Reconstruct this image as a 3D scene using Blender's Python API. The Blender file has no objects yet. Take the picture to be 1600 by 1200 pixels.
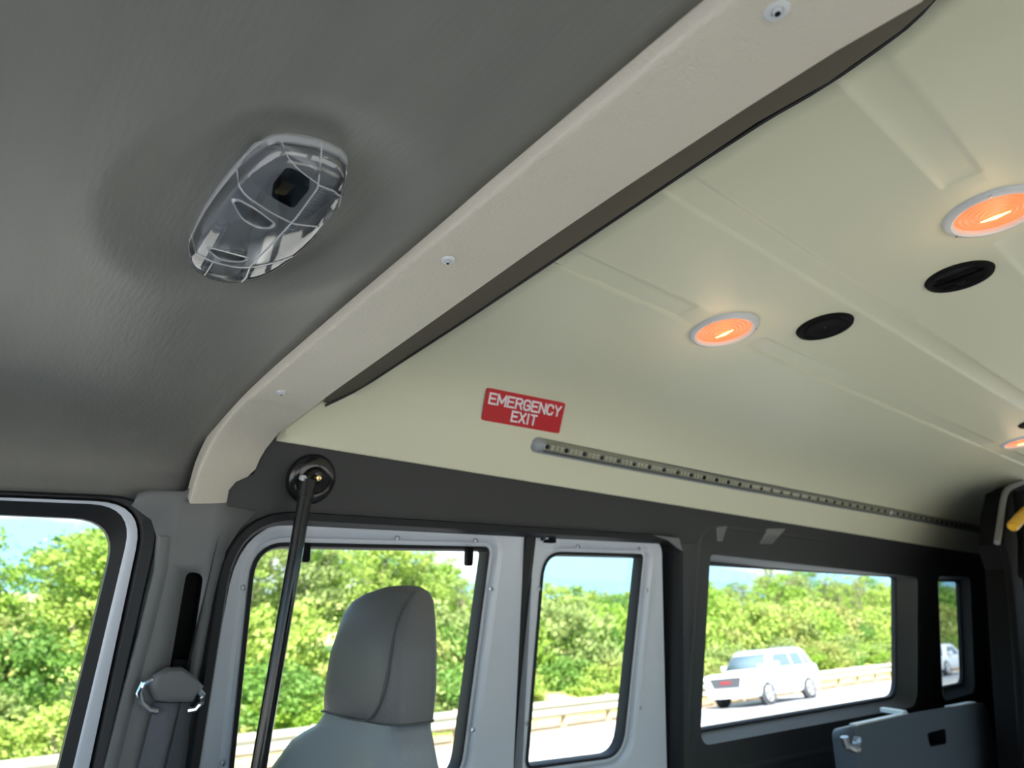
import bpy, bmesh, math, random
from mathutils import Vector, Matrix, geometry, noise
random.seed(7)
S = bpy.context.scene
C = S.collection
PI = math.pi
H = 1.95                     # eye height above the tarmac beside the van; all sizes below are metres from the eye

# ------------------------------------------------------------------ camera
F = 1075.0
xc = Vector((1290, -360, -F)).normalized()          # van's rearward axis in camera axes (right, up, back)
zc = Vector((0, F * F / 360.0, -F)).normalized()    # vertical in camera axes
yc = zc.cross(xc)
cam_d = bpy.data.cameras.new('camera'); cam = bpy.data.objects.new('camera', cam_d); C.objects.link(cam)
cam_d.sensor_width = 36; cam_d.lens = F / 1600 * 36; cam_d.clip_start = .02; cam_d.clip_end = 3000
cam.matrix_world = Matrix(((xc[0], xc[1], xc[2], 0), (yc[0], yc[1], yc[2], 0), (zc[0], zc[1], zc[2], 0), (0, 0, 0, 1)))
cam_d.dof.use_dof = True; cam_d.dof.focus_distance = .85; cam_d.dof.aperture_fstop = 5.6
S.camera = cam

# ------------------------------------------------------------------ sky, sun, exposure
S.view_settings.view_transform = 'Standard'; S.view_settings.look = 'None'
S.view_settings.gamma = 1; S.view_settings.use_curve_mapping = False
S.view_settings.exposure = 2.35
SKY = .95; SUN = 4.4
W = bpy.data.worlds.new('sky'); S.world = W; W.use_nodes = True
nt = W.node_tree; nt.nodes.clear()
def N(t, **k):
    n = nt.nodes.new(t)
    for a, b in k.items(): setattr(n, a, b)
    return n
tc = N('ShaderNodeTexCoord'); sep = N('ShaderNodeSeparateXYZ'); nt.links.new(tc.outputs['Generated'], sep.inputs[0])
gr = N('ShaderNodeValToRGB'); e = gr.color_ramp.elements
e[0].position = 0; e[0].color = (.14, .29, .37, 1); e[1].position = 1; e[1].color = (.14, .27, .50, 1)
el = e.new(.25); el.color = (.17, .31, .44, 1)
nt.links.new(sep.outputs[2], gr.inputs[0])
mp = N('ShaderNodeMapping'); mp.inputs['Scale'].default_value = (3, 3, 9); nt.links.new(tc.outputs['Generated'], mp.inputs[0])
nz = N('ShaderNodeTexNoise'); nz.inputs['Scale'].default_value = 1.3; nz.inputs['Detail'].default_value = 6; nt.links.new(mp.outputs[0], nz.inputs['Vector'])
cr = N('ShaderNodeValToRGB'); cr.color_ramp.elements[0].position = .50; cr.color_ramp.elements[1].position = .64
nt.links.new(nz.outputs[0], cr.inputs[0])
mx = N('ShaderNodeMixRGB'); mx.inputs[2].default_value = (.46, .47, .48, 1)
nt.links.new(cr.outputs[0], mx.inputs[0]); nt.links.new(gr.outputs[0], mx.inputs[1])
bg = N('ShaderNodeBackground'); bg.inputs[1].default_value = SKY; nt.links.new(mx.outputs[0], bg.inputs[0])
nt.links.new(bg.outputs[0], N('ShaderNodeOutputWorld').inputs[0])
sl = bpy.data.lights.new('sun', 'SUN'); sl.energy = SUN; sl.angle = .01; sl.color = (1, .95, .86)
sun = bpy.data.objects.new('sun', sl); C.objects.link(sun)
sun.rotation_euler = Vector((-.62, -.62, .85)).to_track_quat('Z', 'Y').to_euler()   # high, from beyond the driver's side

# ------------------------------------------------------------------ materials
def mat(name, col, rough=.6, metal=0, bump=0, bscale=200, var=0, vscale=4, emit=None, spec=.5, stretch=None, coat=0, vcol=None, trans=0):
    m = bpy.data.materials.new(name); m.use_nodes = True; t = m.node_tree; p = t.nodes['Principled BSDF']
    p.inputs['Base Color'].default_value = (*col, 1); p.inputs['Roughness'].default_value = rough
    p.inputs['Metallic'].default_value = metal; p.inputs['Specular IOR Level'].default_value = spec
    p.inputs['Coat Weight'].default_value = coat
    co = t.nodes.new('ShaderNodeTexCoord'); src = co.outputs['Object']
    if stretch:
        q = t.nodes.new('ShaderNodeMapping'); q.inputs['Scale'].default_value = stretch; t.links.new(src, q.inputs[0]); src = q.outputs[0]
    n = t.nodes.new('ShaderNodeTexNoise'); n.inputs['Scale'].default_value = vscale; n.inputs['Detail'].default_value = 4; t.links.new(src, n.inputs['Vector'])
    r = t.nodes.new('ShaderNodeMixRGB'); r.inputs[1].default_value = (*col, 1)
    c2 = vcol or tuple(c * (1 - var) for c in col); r.inputs[2].default_value = (*c2, 1)
    k = t.nodes.new('ShaderNodeValToRGB'); k.color_ramp.elements[0].position = .35; k.color_ramp.elements[1].position = .65
    t.links.new(n.outputs[0], k.inputs[0]); t.links.new(k.outputs[0], r.inputs[0]); t.links.new(r.outputs[0], p.inputs['Base Color'])
    if bump:
        b = t.nodes.new('ShaderNodeTexNoise'); b.inputs['Scale'].default_value = bscale; b.inputs['Detail'].default_value = 2; t.links.new(src, b.inputs['Vector'])
        u = t.nodes.new('ShaderNodeBump'); u.inputs['Strength'].default_value = bump; u.inputs['Distance'].default_value = .002
        t.links.new(b.outputs[0], u.inputs['Height']); t.links.new(u.outputs[0], p.inputs['Normal'])
    if emit: p.inputs['Emission Color'].default_value = (*emit[0], 1); p.inputs['Emission Strength'].default_value = emit[1]
    if trans:
        d = t.nodes.new('ShaderNodeBsdfTranslucent'); t.links.new(r.outputs[0], d.inputs[0])
        x = t.nodes.new('ShaderNodeMixShader'); x.inputs[0].default_value = trans
        t.links.new(p.outputs[0], x.inputs[1]); t.links.new(d.outputs[0], x.inputs[2]); t.links.new(x.outputs[0], t.nodes['Material Output'].inputs[0])
    return m
def glassmat(name, col, gloss=1.0, rough=0.0, base=.0):
    m = bpy.data.materials.new(name); m.use_nodes = True; t = m.node_tree; t.nodes.clear()
    a = t.nodes.new('ShaderNodeBsdfTransparent'); a.inputs[0].default_value = (*col, 1)
    g = t.nodes.new('ShaderNodeBsdfGlossy'); g.inputs['Roughness'].default_value = rough
    f = t.nodes.new('ShaderNodeFresnel'); f.inputs[0].default_value = 1.45
    q = t.nodes.new('ShaderNodeMath'); q.operation = 'MULTIPLY_ADD'; q.inputs[1].default_value = gloss; q.inputs[2].default_value = base; q.use_clamp = True
    t.links.new(f.outputs[0], q.inputs[0]); x = t.nodes.new('ShaderNodeMixShader'); t.links.new(q.outputs[0], x.inputs[0])
    t.links.new(a.outputs[0], x.inputs[1]); t.links.new(g.outputs[0], x.inputs[2])
    t.links.new(x.outputs[0], t.nodes.new('ShaderNodeOutputMaterial').inputs[0]); return m
M = dict(
 cream=mat('cream_moulding', (.69, .69, .54), .42, bump=.08, bscale=60, var=.02, vscale=2),
 beam=mat('cream_grained_vinyl', (.62, .58, .50), .55, bump=.55, bscale=260, var=.03, vscale=6),
 headliner=mat('grey_headliner_cloth', (.18, .18, .17), .42, bump=.2, bscale=220, var=.06, vscale=30, stretch=(1, .12, 1)),
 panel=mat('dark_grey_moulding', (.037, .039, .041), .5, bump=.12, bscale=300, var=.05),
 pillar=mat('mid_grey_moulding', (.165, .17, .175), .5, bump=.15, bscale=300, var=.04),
 gap=mat('brown_gap_shade', (.055, .045, .030), .8), edge=mat('black_edge_trim', (.02, .02, .025), .5),
 rubber=mat('black_rubber', (.012, .013, .016), .55, spec=.3), black=mat('black_plastic', (.005, .005, .006), .7, spec=.1),
 gblack=mat('black_gloss_paint', (.010, .010, .011), .2, coat=.3), white=mat('white_door_paint', (.62, .66, .74), .3, coat=.2, var=.03),
 carwhite=mat('white_car_paint', (.55, .58, .64), .25, coat=.5), carsilver=mat('silver_car_paint', (.55, .57, .60), .3, coat=.5),
 glass=glassmat('clear_glass', (.97, .99, .97), .04), tint=glassmat('tinted_glass', (.30, .34, .36), .12),
 darkglass=mat('dark_car_glass', (.09, .13, .16), .1), lens=glassmat('clear_lens_plastic', (.93, .94, .97), 1.3, .04, .06),
 lensedge=mat('clear_plastic_rib', (.42, .43, .46), .12, spec=1), reflector=mat('silvered_housing', (.62, .63, .64), .22, metal=.6),
 reflect2=mat('ribbed_housing', (.40, .41, .43), .3, metal=.3), vinyl=mat('grey_seat_vinyl', (.24, .27, .30), .42, bump=.3, bscale=350, var=.04),
 vinyl2=mat('shaded_grey_seat_vinyl', (.125, .13, .135), .45, bump=.3, bscale=350, var=.04), seam=mat('seam_thread', (.08, .085, .09), .7),  # vinyl2 is the seat grey, darkened to carry the headrest's shaded side
 belt=mat('grey_belt_webbing', (.12, .125, .145), .7, bump=.5, bscale=400), chrome=mat('chrome', (.75, .77, .8), .12, metal=1),
 ring=mat('pale_grey_plastic', (.60, .62, .66), .35), amber=mat('lit_amber_lens', (.35, .13, .06), .3, emit=((1, .22, .08), .21), var=.1, vscale=40),
 hot=mat('glowing_filament', (1, .8, .5), .4, emit=((1, .62, .25), .5)), red=mat('red_sticker', (.55, .02, .03), .4),
 lettering=mat('white_lettering', (.85, .80, .85), .5), railgrey=mat('grey_strip_housing', (.28, .31, .34), .35),
 cover=glassmat('frosted_strip_cover', (.75, .76, .74), .6, .15, .04), chip=mat('led_chip', (.75, .74, .62), .4), circuit=mat('strip_circuit_board', (.50, .50, .44), .5),
 steel=mat('steel', (.45, .47, .52), .3, metal=.9), brass=mat('brass', (.75, .58, .28), .25, metal=1), yellow=mat('yellow_grip', (.75, .42, .02), .4),
 bench=mat('blue_grey_bench_shell', (.070, .088, .112), .4, var=.04), floor=mat('light_grey_vinyl_floor', (.36, .36, .34), .6, var=.15, vscale=8),
 tarmac=mat('pale_sunlit_concrete', (.40, .38, .35), .9, var=.15, vscale=.8, stretch=(.15, 1, 1), bump=.3, bscale=4), lane=mat('grey_lane_surface', (.26, .265, .30), .9, var=.1, vscale=1, stretch=(.1, 1, 1)),
 dirt=mat('sandy_shoulder', (.38, .27, .17), .95, var=.3, vscale=3), grass=mat('rough_grass', (.34, .50, .08), .95, vcol=(.55, .50, .20), vscale=.6),
 galv=mat('galvanised_steel', (.38, .37, .30), .5, metal=.1, var=.1, vscale=5, stretch=(.2, 1, 1)), post=mat('weathered_post', (.36, .29, .21), .9),
 tyre=mat('tyre_rubber', (.03, .03, .03), .8), alloy=mat('alloy_wheel', (.6, .62, .65), .3, metal=.6), lamp=mat('headlamp_glass', (.75, .8, .85), .15),
 redmark=mat('red_emblem', (.22, .03, .04), .4), grille=mat('dark_grille', (.06, .065, .08), .4), bark=mat('grey_brown_bark', (.16, .13, .10), .9, var=.3, vscale=6),
 paint=mat('white_lane_paint', (.8, .79, .74), .8))
LEAF = [mat('leaf_' + n, c, .6, vcol=v, vscale=1.2, trans=.45) for n, c, v in (
 ('lime', (.27, .41, .06), (.19, .32, .04)), ('yellow_green', (.34, .44, .09), (.24, .35, .06)), ('deep_green', (.15, .29, .05), (.10, .21, .035)),
 ('olive', (.28, .35, .11), (.20, .27, .08)), ('russet', (.34, .34, .11), (.26, .34, .08)))]

# ------------------------------------------------------------------ mesh helpers
def mk(name, vf, m, parent=None, smooth=30, solid=0, offs=0, bevel=0, kind=None):
    vs, fs = vf[0], vf[1]
    d = bpy.data.meshes.new(name); base = Vector(parent['_b']) if parent else Vector()
    d.from_pydata([tuple(Vector(v) - base) for v in vs], [], fs); d.validate(); d.update()
    ms = m if isinstance(m, (list, tuple)) else [m]
    for q in ms: d.materials.append(q)
    if len(vf) > 2: d.polygons.foreach_set('material_index', vf[2])
    bm = bmesh.new(); bm.from_mesh(d); bmesh.ops.recalc_face_normals(bm, faces=bm.faces) if not (len(vf) > 3) else None; bm.to_mesh(d); bm.free()
    if smooth: 
        d.polygons.foreach_set('use_smooth', [True] * len(d.polygons)); d.set_sharp_from_angle(angle=math.radians(smooth))
    o = bpy.data.objects.new(name, d); C.objects.link(o)
    o['_b'] = tuple(base)
    if parent: o.parent = parent
    if solid:
        s = o.modifiers.new('solid', 'SOLIDIFY'); s.thickness = solid; s.offset = offs
    if bevel:
        b = o.modifiers.new('bevel', 'BEVEL'); b.width = bevel; b.segments = 2; b.limit_method = 'ANGLE'
    if kind: o['kind'] = kind
    return o
def sub(name, vf, m, par, **k):            # child of a part (parts keep their thing's origin)
    return mk(name, vf, m, par, **k)
def thing(name, label, cat, base, group=None):
    o = bpy.data.objects.new(name, None); C.objects.link(o); o.location = base; o['_b'] = tuple(base); o.empty_display_size = .1
    o['label'] = label; o['category'] = cat
    if group: o['group'] = group
    return o
def tag(o, label, cat=None, group=None):
    o['label'] = label
    if cat: o['category'] = cat
    if group: o['group'] = group
    return o
def struct(o, label=None):
    o['kind'] = 'structure'
    if label: o['label'] = label
    return o
def room(name, base, label):
    o = bpy.data.objects.new(name, None); C.objects.link(o); o.location = base; o['_b'] = tuple(base); o['kind'] = 'structure'; o['label'] = label; return o
def join(*L):
    V, Fc, Mi = [], [], []
    for l in L:
        n = len(V); V += [Vector(v) for v in l[0]]; Fc += [tuple(i + n for i in f) for f in l[1]]
        Mi += list(l[2]) if len(l) > 2 else [0] * len(l[1])
    return V, Fc, Mi
def loft(loops, closed=True, cap0=False, cap1=False):
    n = len(loops[0]); V = [Vector(p) for l in loops for p in l]; Fc = []
    for i in range(len(loops) - 1):
        for j in range(n if closed else n - 1):
            a, b = i * n + j, i * n + (j + 1) % n; Fc.append((a, b, b + n, a + n))
    if cap0: Fc.append(tuple(range(n)))
    if cap1: Fc.append(tuple(range((len(loops) - 1) * n, len(loops) * n)))
    return V, Fc
def box(x0, x1, y0, y1, z0, z1):
    return ([Vector((x, y, z)) for z in (z0, z1) for x, y in ((x0, y0), (x1, y0), (x1, y1), (x0, y1))],
            [(0, 3, 2, 1), (4, 5, 6, 7), (0, 1, 5, 4), (1, 2, 6, 5), (2, 3, 7, 6), (3, 0, 4, 7)])
def tube(pts, r, n=10, cap=True, flat=None):
    P = [Vector(p) for p in pts]; L = []; up = None
    for i, p in enumerate(P):
        t = (P[min(i + 1, len(P) - 1)] - P[max(i - 1, 0)]).normalized()
        if up is None: up = t.orthogonal().normalized()
        a = (up - t * up.dot(t)).normalized(); b = t.cross(a); up = a
        rr = r[i] if isinstance(r, (list, tuple)) else r
        L.append([p + (a * math.cos(2 * PI * k / n) + b * math.sin(2 * PI * k / n)) * rr for k in range(n)])
    return loft(L, True, cap, cap)
def lathe(c, ax, prof, n=32, cap=False, squash=None):   # prof: (radius, height along ax)
    ax = Vector(ax).normalized(); a = ax.orthogonal().normalized(); b = ax.cross(a)
    return loft([[Vector(c) + ax * h + (a * math.cos(2 * PI * k / n) + b * math.sin(2 * PI * k / n)) * max(r, 1e-4) for k in range(n)] for r, h in prof], True, cap, cap)
def rpoly(cor, rad, n=7):
    """rounded polygon in 2-D; cor list of (x, z), rad list of radii"""
    out = []; m = len(cor); P = [Vector(c) for c in cor]
    for i in range(m):
        p, a, b = P[i], P[i - 1], P[(i + 1) % m]
        u, w = (a - p).normalized(), (b - p).normalized(); r = min(rad[i], .45 * (a - p).length, .45 * (b - p).length)
        s, t = p + u * r, p + w * r
        for k in range(n):
            q = k / (n - 1); out.append(s * (1 - q) ** 2 + p * 2 * q * (1 - q) + t * q * q)
    return out
def inset(loop, d):
    n = len(loop); A = sum(loop[i][0] * loop[(i + 1) % n][1] - loop[(i + 1) % n][0] * loop[i][1] for i in range(n)); s = 1 if A > 0 else -1
    out = []
    for i in range(n):
        j = (i - 1) % n
        while (loop[j] - loop[i]).length < 1e-5: j = (j - 1) % n
        k = (i + 1) % n
        while (loop[k] - loop[i]).length < 1e-5: k = (k + 1) % n
        t = (loop[k] - loop[j]).normalized(); out.append(loop[i] + Vector((-t[1], t[0])) * d * s)
    return out
def inpoly(p, L):
    c = False; n = len(L); j = n - 1
    for i in range(n):
        if (L[i][1] > p[1]) != (L[j][1] > p[1]) and p[0] < (L[j][0] - L[i][0]) * (p[1] - L[i][1]) / (L[j][1] - L[i][1]) + L[i][0]: c = not c
        j = i
    return c
def sheet(outer, holes, f3, step=.08):
    """flat polygon with holes, triangulated with inner points, carried to 3-D by f3(u, v)"""
    P = []; E = []
    for L in [outer] + holes:
        b = len(P); m = len(L); P += [Vector((p[0], p[1])) for p in L]; E += [(b + i, b + (i + 1) % m) for i in range(m)]
    us = [p[0] for p in outer]; vs = [p[1] for p in outer]; u = min(us) + step / 2
    while u < max(us):
        v = min(vs) + step / 2
        while v < max(vs):
            q = (u, v)
            if inpoly(q, outer) and not any(inpoly(q, h) for h in holes): P.append(Vector(q))
            v += step
        u += step
    V, _, Fc, *_ = geometry.delaunay_2d_cdt(P, E, [], 0, 1e-6)
    keep = []
    for t in Fc:
        c = sum((V[i] for i in t), Vector((0, 0))) / len(t)
        if inpoly(c, outer) and not any(inpoly(c, h) for h in holes): keep.append(tuple(t))
    return [f3(v[0], v[1]) for v in V], keep

# ------------------------------------------------------------------ where a sight line of the photo meets a real surface
def ray(u, v):
    p = Vector(((u - 800) / F, -(v - 600) / F, -1)); return Vector((p.dot(xc), p.dot(yc), p.dot(zc)))
def meet(u, v, g):
    r = ray(u, v); a, b = .02, .02
    while g(r * b) < 0 and b < 60: b *= 1.06
    a = b / 1.06
    for _ in range(40):
        c = (a + b) / 2
        if g(r * c) < 0: a = c
        else: b = c
    return r * b
def atY(u, v, y): r = ray(u, v); return r * (y / r.y)
def atX(u, v, x): r = ray(u, v); return r * (x / r.x)
def interp(T, x):
    if x <= T[0][0]: return T[0][1] + (x - T[0][0]) * (T[1][1] - T[0][1]) / (T[1][0] - T[0][0])
    for (a, p), (b, q) in zip(T, T[1:]):
        if x <= b: return p + (q - p) * (x - a) / (b - a)
    (a, p), (b, q) = T[-2], T[-1]; return q + (x - b) * (q - p) / (b - a)
def smoothT(T, k=2):
    for _ in range(k):
        O = [T[0]]
        for (a, p), (b, q) in zip(T, T[1:]): O += [(a * .75 + b * .25, p * .75 + q * .25), (a * .25 + b * .75, p * .25 + q * .75)]
        T = O + [T[-1]]
    return T
YC = .12                                    # centre line of the van
WT = smoothT([(-1.35, 1.28), (-.9, 1.31), (-.32, 1.28), (.15, 1.218), (.24, 1.195), (.30, 1.158), (.38, 1.135), (.45, 1.10)])
def Yw(z): return interp(WT, z)
AT = smoothT([(YC, .424), (.194, .419), (.325, .405), (.506, .385), (.742, .3575), (.972, .330), (1.10, .304), (1.185, .272), (1.228, .235), (1.247, .187), (1.252, .15)])
def Ar(y): return interp(AT, YC + abs(y - YC))
CT = smoothT([(YC, .588), (.30, .582), (.45, .568), (.67, .540), (.85, .520), (.97, .492), (1.05, .452), (1.10, .40), (1.132, .34), (1.155, .29)])
def Ce(x, y):
    k = min(1, max(0, (1.1 - abs(y - YC)) / .5)); return interp(CT, YC + abs(y - YC)) + .016 * (x - 1.1) * k
def onW(u, v, d=0): return meet(u, v, lambda p: p.y - Yw(p.z) - d)
def onA(u, v): return meet(u, v, lambda p: p.z - Ar(p.y))
def onC(u, v): return meet(u, v, lambda p: p.z - Ce(p.x, p.y))
def wxz(pts, d=0): return [Vector((q.x, q.z)) for q in (onW(*p, d) for p in pts)]
def W3(d=0): return lambda x, z: Vector((x, Yw(z) + d, z))
def wl(loop, d): return [Vector((p[0], Yw(p[1]) + d, p[1])) for p in loop]

XB = .3575                                  # front edge of the cross beam
XR = 4.9                                    # rear doors
# ------------------------------------------------------------------ floor, other walls (seen only from a step aside)
struct(mk('floor', box(-1.6, XR, -1.06, 1.32, -1.35, -1.30), M['floor']))
fx = [-1.6, XR]
def wall_lr(name, holes, ysign=-1):
    pass
leftY = lambda z: 2 * YC - Yw(z)
outer = [Vector((-1.6, -1.30)), Vector((XR, -1.30)), Vector((XR, .36)), Vector((-1.6, .20))]
LH = [rpoly([(-1.40, -.42), (-.15, -.42), (-.15, .12), (-.95, .12)], [.06] * 4), rpoly([(.05, -.62), (1.60, -.62), (1.60, .18), (.05, .18)], [.06] * 4),
      rpoly([(1.75, -.34), (3.1, -.34), (3.1, .15), (1.75, .15)], [.06] * 4), rpoly([(3.4, -.34), (4.5, -.34), (4.5, .15), (3.4, .15)], [.06] * 4)]  # unseen driver's side windows, made large to let in more daylight
wl_ = struct(mk('wall_left', sheet(outer, LH, lambda x, z: Vector((x, leftY(z), z)), .3), M['pillar'], solid=.02))
for h in LH: mk('glass_pane', ([Vector((p[0], leftY(p[1]), p[1])) for p in h], [tuple(range(len(h)))]), M['glass'], wl_, smooth=0)

# ------------------------------------------------------------------ right wall: dark moulded panel with the door opening and two windows
DO = wxz([(487, 801), (859, 821), (1040, 839)])            # door opening, outer edge of the seal
tl, tr = wxz([(360, 786)])[0], wxz([(1062, 838)])[0]
br, bl = wxz([(1046, 1200)])[0], wxz([(300, 1150)])[0]
zb = -1.2
def EX(a, b, z):
    a, b = wxz([a, b]); return a + (b - a) * ((z - a[1]) / (b - a)[1])
door_open = rpoly([wxz([(362, 797)])[0], tuple(EX((339, 924), (295, 1162), zb)), tuple(EX((1066, 880), (1049, 1200), zb)), wxz([(1066, 840)])[0]], [.12, .02, .02, .07], 9)
win3o = rpoly(wxz([(1110, 866), (1094, 1166), (1434, 1103), (1434, 902)]), [.02, .05, .09, .04], 8)
win3 = rpoly(wxz([(1110, 878), (1093, 1147), (1415, 1090), (1412, 899)]), [.02, .02, .09, .03], 8)
win4o = rpoly(wxz([(1466, 900), (1474, 1096), (1524, 1082), (1516, 901)]), [.03, .05, .07, .04], 8)
win4 = rpoly(wxz([(1470, 906), (1477, 1078), (1519, 1069), (1511, 907)]), [.03, .03, .07, .03], 8)
edge_top = [(440, 680), (560, 697), (700, 713), (850, 732), (1000, 757), (1104, 771), (1112, 782), (1300, 812), (1450, 838), (1560, 856)]
et = wxz(edge_top)
pedge = wxz([(353, 789), (358, 757), (396, 741), (408, 717), (416, 697), (434, 680)])
panel_poly = pedge + et[1:]
panel_poly += [Vector((XR, et[-1][1])), Vector((XR, -1.30)), Vector((.30, -1.30))]
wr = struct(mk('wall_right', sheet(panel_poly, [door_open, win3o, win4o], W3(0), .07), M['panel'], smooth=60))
mk('panel_flange', loft([wl(pedge, 0), wl([p - Vector((.004, 0)) for p in pedge], .02), wl([p - Vector((.07, 0)) for p in pedge], .05)], False), M['panel'], wr)
# raised border that frames the rear window bay, and the pillar's soft swelling
bay = rpoly(wxz([(1100, 815), (1068, 1230), (1545, 1120), (1560, 876)]), [.07, .07, .07, .07], 8)
def beadloop(loop, w, h, d=0): return loft([wl(loop, d), wl(inset(loop, w * .5), d - h), wl(inset(loop, w), d)])
mk('raised_border', beadloop(bay, .022, .005), M['panel'], wr, smooth=60)
top_ledge = wxz([(1100, 800), (1230, 824), (1400, 850), (1540, 874)]);
for i, (o_, h) in enumerate(((win3o, win3), (win4o, win4))):
    r = room('window_%d' % (i + 2), (wl(h, 0)[0]), ('wide rear side window with black gasket, trees and white car outside', 'narrow tinted rearmost side window beside black lift')[i])
    mk('window_reveal', loft([wl(o_, -.001), wl(inset(o_, .004), .004), wl(h, .035)]), M['pillar'], r, smooth=60)
    mk('window_gasket', loft([wl(inset(h, -.004), .030), wl(inset(h, .002), .028), wl(inset(h, .007), .034), wl(inset(h, .007), .05)]), M['rubber'], r)
    g = inset(h, .004); mk('glass_pane', (wl(g, .046), [tuple(range(len(g)))]), M[('glass', 'tint')[i]], r, smooth=0)
# pale triangular clips left on the moulding above window 3
for p in ([(1118, 822), (1135, 822), (1128, 846), (1120, 846)], [(1198, 826), (1226, 826), (1206, 850), (1186, 850)]):
    L = wxz(p); mk('pressed_flat', loft([wl(L, -.002), wl(inset(L, .005), -.005)], cap1=True), M['pillar'], wr)
mk('pillar_swelling', loft([wl(x, d) for x, d in ((wxz([(1062, 850), (1066, 900), (1060, 1000), (1052, 1200)]), -.001), (wxz([(1076, 850), (1080, 900), (1072, 1000), (1066, 1200)]), -.007), (wxz([(1092, 850), (1092, 900), (1084, 1000), (1080, 1200)]), -.001))], closed=False), M['panel'], wr, smooth=60)  # low raised swelling along the pillar, same material as the panel

# ------------------------------------------------------------------ door seal
tub = tuple
seal = mk('door_seal', loft([wl(inset(door_open, -.004), -.003), wl(inset(door_open, -.001), -.012), wl(inset(door_open, .012), -.012), wl(inset(door_open, .018), .0), wl(inset(door_open, .018), .052), wl(inset(door_open, .05), .052), wl(inset(door_open, .05), .058), wl(inset(door_open, -.004), .06)]), M['rubber'], smooth=50)
tag(seal, 'black rubber seal framing the two white swing doors', 'door seal')
# ------------------------------------------------------------------ the two white swing doors
def door(name, outer, win, gl, screws, label, dd=.022):
    r = room(name, wl(outer, dd)[0], label)
    mk('door_panel', sheet(outer, [inset(win, -.028)], W3(dd), .09), M['white'], r, smooth=40)
    mk('door_edge', loft([wl(outer, dd), wl(inset(outer, -.003), dd + .05)]), M['white'], r, smooth=40)
    mk('window_return', loft([wl(inset(win, -.028), dd), wl(inset(win, -.018), dd + .004), wl(inset(win, -.012), dd + .018), wl(inset(win, -.001), dd + .02), wl(win, dd + .04)]), M['white'], r, smooth=40)
    mk('window_gasket', loft([wl(inset(win, -.004), dd + .017), wl(inset(win, .003), dd + .014), wl(inset(win, .006), dd + .02), wl(inset(win, .006), dd + .045)]), M['rubber'], r)
    g = inset(win, .003); mk('glass_pane', (wl(g, dd + .04), [tuple(range(len(g)))]), M['glass'], r, smooth=0)
    for s in screws:
        p = onW(*s, dd); mk('screw', lathe(p, (0, -1, -.13), [(.0055, 0), (.005, .003), (.0025, .004), (.002, .002)], 12, True), M['steel'], r)
    return r
dA = wxz([(382, 811), (297, 1200), (786, 1200), (820, 830)], .022)
seamv = dA[2] - dA[3]; botA = dA[3] + seamv * ((zb + .02 - dA[3][1]) / seamv[1])
leftb = dA[0] + (dA[1] - dA[0]) * ((zb + .02 - dA[0][1]) / (dA[1] - dA[0])[1])
outA = rpoly([dA[0], leftb, botA, dA[3]], [.11, .02, .01, .012], 9)
wA = wxz([(398, 850), (361, 1200), (719, 1200), (764, 857)], .04)
def ext(a, b, z): return a + (b - a) * ((z - a[1]) / (b - a)[1])
ZW = -.33
winA = rpoly([wA[0], ext(wA[0], wA[1], ZW), ext(wA[3], wA[2], ZW), wA[3]], [.06, .05, .05, .015], 8)
door('door_1', outA, winA, None, [(381, 918), (349, 1192), (621, 841), (743, 845), (767, 920), (739, 1140)], 'white painted front swing door with window behind grey seat')
dB = wxz([(835, 836), (800, 1200), (1026, 1200), (1037, 845)], .022)
outB = rpoly([dB[0], ext(dB[0], dB[1], zb + .02), ext(dB[3], dB[2], zb + .02), dB[3]], [.01, .01, .02, .055], 9)
wB = wxz([(850, 864), (822, 1200), (973, 1180), (1004, 868)], .04)
winB = rpoly([wB[0], wB[1], wB[2], wB[3]], [.06, .02, .07, .012], 8)
d2 = door('door_2', outB, winB, None, [(903, 854), (998, 858), (1010, 922), (1000, 1106), (842, 920), (822, 1130)], 'narrower white painted rear swing door with rounded window')
p = onW(859, 843, .015); mk('latch_striker', join(box(p.x - .014, p.x + .012, p.y - .01, p.y + .012, p.z - .008, p.z + .009), tube([p + Vector((-.012, 0, .004)), p + Vector((-.026, 0, .004)), p + Vector((-.026, 0, -.004))], .003)), M['black'], d2)
p = onW(850, 841, .015); mk('latch_bolt', lathe(p + Vector((-.0, 0, 0)), (0, -1, 0), [(.004, 0), (.004, .012)], 12, True), M['steel'], d2)
L = wxz([(1014, 836), (1054, 841), (1060, 862), (1050, 856), (1038, 846)]); mk('painted_corner', loft([wl(L, -.014), wl(inset(L, .002), -.017)], cap1=True), M['pillar'], d2)
# black centre post seal between the doors
sp = mk('door_post', loft([[Vector((ext(Vector((a, 0)), Vector((a, 1)), 0)[0], 0, 0)) for a in (0, 1)]] * 2, False), M['rubber']) if False else None
ca = [dA[3] + Vector((.001, .006)), botA + Vector((.001, 0))]; cb = [dB[0] + Vector((-.001, .006)), ext(dB[0], dB[1], zb + .02) + Vector((-.001, 0))]
seg = 8; L0 = [ca[0] + (ca[1] - ca[0]) * i / seg for i in range(seg + 1)]; L1 = [cb[0] + (cb[1] - cb[0]) * i / seg for i in range(seg + 1)]
mid = [(a + b) / 2 for a, b in zip(L0, L1)]
tag(mk('centre_seal', loft([wl(L0, .04), wl(L0, .014), wl(mid, .008), wl(L1, .014), wl(L1, .04)], closed=False), M['rubber']), 'black upright rubber strip between the two white swing doors', 'door seal')
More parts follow.
